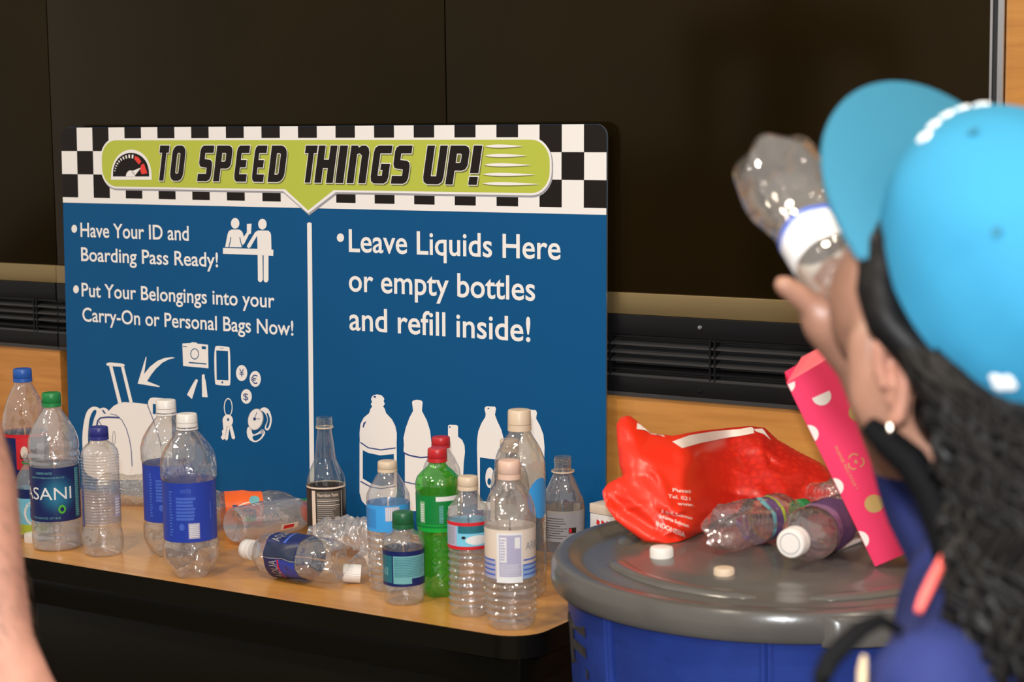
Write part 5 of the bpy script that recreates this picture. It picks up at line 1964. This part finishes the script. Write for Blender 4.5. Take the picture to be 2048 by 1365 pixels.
# hair: a cap of hair over the skull, and the long wavy tail
hc = [[(at(1790, 425, 1.295), .008), (at(1762, 500, 1.284), .015), (at(1757, 580, 1.278), .016), (at(1772, 645, 1.270), .015), (at(1825, 700, 1.262), .015), (at(1900, 790, 1.25), .019), (at(1966, 890, 1.25), .025), (at(2024, 1000, 1.245), .032), (at(2054, 1150, 1.225), .038), (at(2092, 1330, 1.205), .042), (at(2110, 1500, 1.21), .036), (at(2115, 1640, 1.23), .018)],
      [(at(1925, 790, 1.265), .022), (at(2030, 880, 1.26), .03), (at(2085, 1000, 1.24), .036), (at(2110, 1250, 1.21), .038)]]
he = [(S0 + .03 * Uh - .022 * Fh, axh, (.088, .077, .088)), (S0 - .02 * Uh - .045 * Fh + .01 * Lh, axh, (.055, .062, .07))]
hair = grow('hair', hc, he, hairm, girl, voxel=.006, smooth=4)
def capp(f_, l_, u_):
    return RC + f_ * Fc + l_ * Lc + u_ * Uc


CA, CB, CH = .100, .084, .122


hm = MB()
rnd = random.Random(12)
for k in range(190):
    t0 = rnd.uniform(0, .35)
    path = [at(1830, 700, 1.235), at(1903, 790, 1.225), at(1970, 890, 1.22), at(2028, 1000, 1.21), at(2050, 1150, 1.19), at(2088, 1320, 1.17), at(2105, 1490, 1.175), at(2110, 1600, 1.18)]
    wid = [.010, .017, .026, .034, .041, .043, .038, .026]
    ox_, oy_, ph_, wl_ = rnd.uniform(-1, 1), rnd.uniform(-1, 1), rnd.uniform(0, 6.28), rnd.uniform(14, 26)
    pts = []
    for i in range(26):
        t = (t0 + (1 - t0) * i / 25) * (len(path) - 1)
        a = min(int(t), len(path) - 2); f_ = t - a
        c = path[a].lerp(path[a + 1], f_); w_ = wid[a] * (1 - f_) + wid[a + 1] * f_
        wave = .011 * min(1, i / 8) * math.sin(ph_ + wl_ * t * .32)
        pts.append(c + Vector(RX) * (ox_ * w_ * 1.08 + wave) - Vector(DX) * (math.sqrt(max(0, 1 - ox_ * ox_)) * w_ * (.55 + .45 * oy_) * .8) + Vector(UX) * wave * .3)
    hm.tube(pts, [.0012] + [.0026] * 23 + [.0018, .0006], hairm, 5)
for k in range(130):
    w = math.radians(rnd.uniform(106, 178))
    p_ = capp(CA * .985 * math.cos(w), CB * .985 * math.sin(w), .004)
    e_ = at(rnd.uniform(2005, 2110), rnd.uniform(980, 1080), 1.205 + rnd.uniform(0, .02))
    f_ = rnd.uniform(-1, 1)
    m_ = p_.lerp(e_, .45) - Uc * .018 - Vector(DX) * (.012 + .006 * f_)
    ph_ = rnd.uniform(0, 6.28)
    pts = []
    for i in range(15):
        t = i / 14
        c = p_ * (1 - t) ** 2 + m_ * 2 * t * (1 - t) + e_ * t * t
        pts.append(c + Vector(RX) * .003 * math.sin(ph_ + 9 * t) * t)
    hm.tube(pts, [.0028] * 14 + [.001], hairm, 5)
st = keep(hm.build('hair_strands', None), girl)
st['kind'] = 'stuff'

# cap, worn pushed back: crown, brim, button, eyelets, lettering, emblem


def crown_pt(w, t, off=0.0):
    """w round from the front, t 0 at the rim .. 1 at the top"""
    e = (1 - t ** 2.3) ** .52
    z = CH * t
    bul = 1 + .03 * math.sin(math.pi * t)
    fr = max(0, math.cos(w))
    e2 = e * bul + .13 * fr ** .7 * math.sin(math.pi * t ** .9)
    d = .0012 * abs(math.sin(3 * w)) ** .35 + off
    wr = .0022 * noise.noise(Vector((math.cos(w) * 2.2, math.sin(w) * 2.2 + 4, t * 3.5)))
    return capp((CA * e2 + d + wr) * math.cos(w), (CB * e2 + d + wr) * math.sin(w), z + (off if t > .85 else 0))


m = MB()
NW, NT = 96, 30
V = [crown_pt(2 * math.pi * j / NW, (i / NT) ** 1.0 * .999) for i in range(NT + 1) for j in range(NW)]
F = [(i * NW + j, i * NW + (j + 1) % NW, (i + 1) * NW + (j + 1) % NW, (i + 1) * NW + j) for i in range(NT) for j in range(NW)]
F.append(tuple(NT * NW + j for j in range(NW)))
m.add(V, F, turq)
crown = m.build('cap', None, angle=75)
keep(crown, girl)


def sub(o):
    """a piece of the cap"""
    o.parent = crown
    o.matrix_parent_inverse = Matrix.Identity(4)
    return o


m = MB()
n = 40
ups, V = [], []
for lay, dz in ((0, .0016), (1, -.0016)):
    for i in range(n + 1):
        th = -math.pi / 2 + math.pi * i / n
        s_ = math.sin(th)
        outer = (.050 + .123 * math.cos(th) ** .8, .092 * s_)
        wv = s_ * 1.25
        inner = (CA * math.cos(wv) * .99, CB * math.sin(wv) * .99)
        for q_ in range(7):
            f_ = q_ / 6
            V.append(capp(inner[0] + (outer[0] - inner[0]) * f_, inner[1] + (outer[1] - inner[1]) * f_, .002 + dz - .008 * s_ * s_ * f_))
K = 7
for lay in (0, 1):
    o_ = lay * (n + 1) * K
    for i in range(n):
        for q_ in range(K - 1):
            f_ = (o_ + i * K + q_, o_ + i * K + q_ + 1, o_ + (i + 1) * K + q_ + 1, o_ + (i + 1) * K + q_)
            F_ = f_ if lay == 0 else tuple(reversed(f_))
            m.f.append(F_); m.m.append(m.mi(turq2))
m.v = [tuple(v) for v in V]
o_ = (n + 1) * K
for i in range(n):
    a, b_ = i * K + K - 1, (i + 1) * K + K - 1
    m.f.append((a, o_ + a, o_ + b_, b_)); m.m.append(0)
sub(m.build('brim', None, angle=50))
sub(MB().lathe([(.008, 0), (.007, .003), (.003, .0045)], turq, 16).build('button', None))
bt = crown.children[-1]; bt.location = capp(0, 0, CH - .001); bt.rotation_euler = Uc.to_track_quat('Z', 'Y').to_euler()
for k in range(6):
    w = math.pi / 6 + k * math.pi / 3
    p_ = crown_pt(w, .72, .001)
    nn = (p_ - capp(0, 0, CH * .35)).normalized()
    V, F = [], []
    o = MB().lathe([(.0038, 0), (.0036, .0012), (.0018, .0012)], turq2, 14).build('eyelet', None)
    sub(o); o.location = p_; o.rotation_euler = nn.to_track_quat('Z', 'Y').to_euler()
# raised lettering across the front panels
for k in range(9):
    w = math.radians(-50 + 10 * k)
    m = MB()
    hgt = .013 if k % 4 else .017
    V = []
    for t in (.45, .45 + hgt / CH * .42):
        for dw in (-.045, .045):
            for off in (.0005, .0032):
                V.append(crown_pt(w + dw, t, off))
    F = [(0, 1, 3, 2), (4, 6, 7, 5), (1, 5, 7, 3), (0, 2, 6, 4), (0, 4, 5, 1), (2, 3, 7, 6)]
    m.add(V, F, embg if k in (2,) else embw)
    sub(m.build('raised_letter', None, smooth=False))
# small white emblem at the back
wq = math.radians(135)
m = MB()
for dx_, dz_, rx_, rz_ in ((-.004, .0, .005, .0045), (.0045, .001, .0045, .005), (0, -.0045, .0045, .004), (.001, .005, .004, .0035)):
    V = [crown_pt(wq + (dx_) / .09, .16 + dz_ / CH, .0032)]
    for k in range(14):
        a = 2 * math.pi * k / 14
        V.append(crown_pt(wq + (dx_ + rx_ * math.cos(a)) / .09, .16 + (dz_ + rz_ * math.sin(a)) / CH, .0018))
    m.add(V, [(0, 1 + k, 1 + (k + 1) % 14) for k in range(14)], embw)
sub(m.build('emblem', None, smooth=True))

# the bottle she drinks from: base up and away, neck at her lips
DB = [(0, 2.6), (.9, 3.2), (2.4, 3.45), (4.2, 3.4), (6.2, 3.0), (8.4, 2.7), (10.2, 2.65), (13.8, 2.6), (14.6, 2.55), (15.8, 2.0), (17.2, 1.45), (17.8, 1.35), (18.6, 1.32)]
sc_ = BLEN * 100 / 18.6
b = Bottle('soda_bottle', 'clear bottle with white and blue label raised upside down by the person in the cap', [(z * sc_, r_ * 1.06) for z, r_ in DB], petal=.34, material=clear('held_bottle_plastic', (0.90, 0.88, 0.85), 0.08, (0.7, 0.65, 0.6), 0.07, 1.0, 45, 0.13), crumple=.15, seed=61, thread=True, flutes=[(1.5 * sc_, 8 * sc_, 5, .16)])
b.lay(B0, BT_, roll=.5)
LAID.clear()
m = MB()
b.sleeve(m, 10.6 * sc_, 14.2 * sc_, -178, 178, L_WHITE, .05)
b.sleeve(m, 10.6 * sc_, 11.1 * sc_, -178, 178, L_ROYAL2, .09)
b.sleeve(m, 11.1 * sc_, 13.8 * sc_, 60, 120, L_ROYAL2, .09)
b.sleeve(m, 11.1 * sc_, 13.8 * sc_, -120, -70, L_ROYAL2, .09)
b.lines(m, 11.3 * sc_, 13.8 * sc_, 6, -50, 40, L_LILAC, .09, .4, .5, 5)
m.build('label', b.root)

# ------------------------------------------------------------------ man at the left edge, only his forearm in the picture
mc = at(-640, 700, 1.95)
man = thing('person', 'bare hairy forearm of a man standing at the left edge', 'person', (mc.x, mc.y, 0))
hdm = Vector((-.45, .89, 0)).normalized(); lfm = Vector((-hdm.y, hdm.x, 0))
elb = at(-106, 850, 1.72); wri = at(-8, 1290, 1.66); hnd = at(30, 1425, 1.64)
sh = Vector((mc.x, mc.y, 1.42))
shr = elb + Vector((0, 0, .27)) - lfm * -.05
shr.z = 1.40
hipm = Vector((mc.x, mc.y, .92))
shl = sh * 2 - shr; shl.z = 1.40
caps = [[(Vector((mc.x, mc.y, 1.62)), .062), (Vector((mc.x, mc.y, 1.47)), .062), (sh, .09)],
        [(sh, .10), (sh.lerp(hipm, .5), .14), (hipm, .145)], [(sh, .08), (shr, .062)], [(sh, .08), (shl, .062)],
        [(shr, .060), (elb, .046)], [(elb, .047), (elb.lerp(wri, .28), .050), (elb.lerp(wri, .7), .039), (wri, .034)],
        [(shl, .060), (shl + Vector((0, 0, -.29)), .046), (shl + Vector((0, 0, -.54)) + hdm * .06, .032), (shl + Vector((0, 0, -.62)) + hdm * .08, .038)],
        [(wri, .034), (hnd, .042)]]
wd = (hnd - wri).normalized()
fs = Vector(RX)
for k, (off, ln) in enumerate(((-.030, .075), (-.010, .085), (.010, .082), (.028, .066))):
    a = hnd + wd * .03 + fs * off * .9; b_ = a + wd * ln * .5; c = b_ + wd * ln * .42 - hdm * -.02 + Vector(DX) * .02
    caps.append([(a, .0105), (b_, .0098), (c, .008)])
caps.append([(hnd - wd * .02 + fs * .026, .015), (hnd + wd * .025 + fs * .050, .0125), (hnd + wd * .055 + fs * .056, .0105)])
for k, off in enumerate((-.03, -.01, .01, .028)):
    a = shl + Vector((0, 0, -.65)) + hdm * (.08 + off); caps.append([(a, .0105), (a + Vector((0, 0, -.045)), .0098), (a + Vector((0, 0, -.08)) - lfm * .015, .008)])
for s_ in (1, -1):
    caps.append([(hipm + lfm * .09 * s_, .115), (Vector((mc.x, mc.y, .50)) + lfm * .10 * s_ + hdm * .015, .062), (Vector((mc.x, mc.y, .09)) + lfm * .11 * s_, .042)])
    caps.append([(Vector((mc.x, mc.y, .05)) + lfm * .11 * s_, .042), (Vector((mc.x, mc.y, .035)) + lfm * .12 * s_ + hdm * .17, .033)])
hx = Vector((mc.x, mc.y, 1.66)) + hdm * .02
axm = (hdm, lfm, Vector((0, 0, 1)))
grow('body', caps + [[(hx + hdm * .095 + Vector((0, 0, .0)), .013), (hx + hdm * .112 - Vector((0, 0, .03)), .015)]], [(hx + Vector((0, 0, .03)), axm, (.098, .078, .10)), (hx + hdm * .03 - Vector((0, 0, .05)), axm, (.07, .06, .075))], skin_p, man, voxel=.006, smooth=4)
grow('shirt', [[(sh, .11), (sh.lerp(hipm, .5), .152), (hipm, .158)], [(sh, .09), (shr, .072), (shr.lerp(elb, .62), .064)], [(sh, .09), (shl, .072), (shl + Vector((0, 0, -.18)), .064)]], [], grey_cl, man, voxel=.01, smooth=4)
grow('trousers', [[(hipm - Vector((0, 0, .02)), .152), (hipm + lfm * .09 * s_, .125), (Vector((mc.x, mc.y, .50)) + lfm * .10 * s_ + hdm * .015, .08), (Vector((mc.x, mc.y, .12)) + lfm * .11 * s_, .065)] for s_ in (1, -1)], [], denim, man, voxel=.012, smooth=4)
for s_ in (1, -1):
    grow('shoe', [[(Vector((mc.x, mc.y, .056)) + lfm * .11 * s_ - hdm * .03, .052), (Vector((mc.x, mc.y, .042)) + lfm * .12 * s_ + hdm * .20, .042)]], [], shoe, man, voxel=.008, smooth=4)
grow('hair', [], [(hx + Vector((0, 0, .045)) - hdm * .012, axm, (.10, .082, .10))], hair_br, man, voxel=.008, smooth=3)
for s_ in (1, -1):
    grow('ear', [[(hx + lfm * .078 * s_ + Vector((0, 0, .012)), .012), (hx + lfm * .076 * s_ - Vector((0, 0, .022)), .009)]], [], skin_p, man, voxel=.003, smooth=3)
    e0 = hx + hdm * .086 + lfm * .032 * s_
    o = MB().lathe([(.012 * math.sin(t), -.012 * math.cos(t)) for t in np.linspace(.15, math.pi - .15, 9)], eyem, 16).build('eye', None); o.location = e0; keep(o, man)
    o = MB().lathe([(.0052, 0), (.004, .0012), (.001, .0016)], irism, 14).build('iris', None); o.location = e0 + hdm * .0117; o.rotation_euler = hdm.to_track_quat('Z', 'Y').to_euler(); keep(o, man)
    keep(MB().tube([e0 + Vector((0, 0, .018)) - lfm * .016 * s_ + hdm * .008, e0 + Vector((0, 0, .022)) + hdm * .010, e0 + Vector((0, 0, .017)) + lfm * .016 * s_ + hdm * .004], [.002, .003, .0015], hair_br, 8).build('eyebrow', None), man)
mo = hx + hdm * .092 - Vector((0, 0, .068))
keep(MB().tube([mo - lfm * .022, mo + hdm * .004, mo + lfm * .022], [.002, .0045, .002], lipm, 8).build('lips', None), man)
# hairs on the forearm
ha = MB()
rnd = random.Random(4)
ax_ = (wri - elb).normalized()
pe = ax_.cross(Vector(DX)).normalized(); pf = ax_.cross(pe)
for k in range(260):
    t = rnd.uniform(.1, 1.0); w = rnd.uniform(0, 6.283)
    r_ = np.interp(t, [0, .28, .7, 1], [.047, .050, .039, .034]) - .001
    d_ = math.cos(w) * pe + math.sin(w) * pf
    p_ = elb.lerp(wri, t) + d_ * r_
    q_ = p_ + ax_ * rnd.uniform(.008, .016) + d_ * .003 + (math.sin(w) * pe - math.cos(w) * pf) * .004
    ha.tube([p_, p_.lerp(q_, .5) + d_ * .001, q_], [.00025, .0002, .0001], hair_br, 3)
hs_ = keep(ha.build('arm_hair', None), man)
hs_['kind'] = 'stuff'
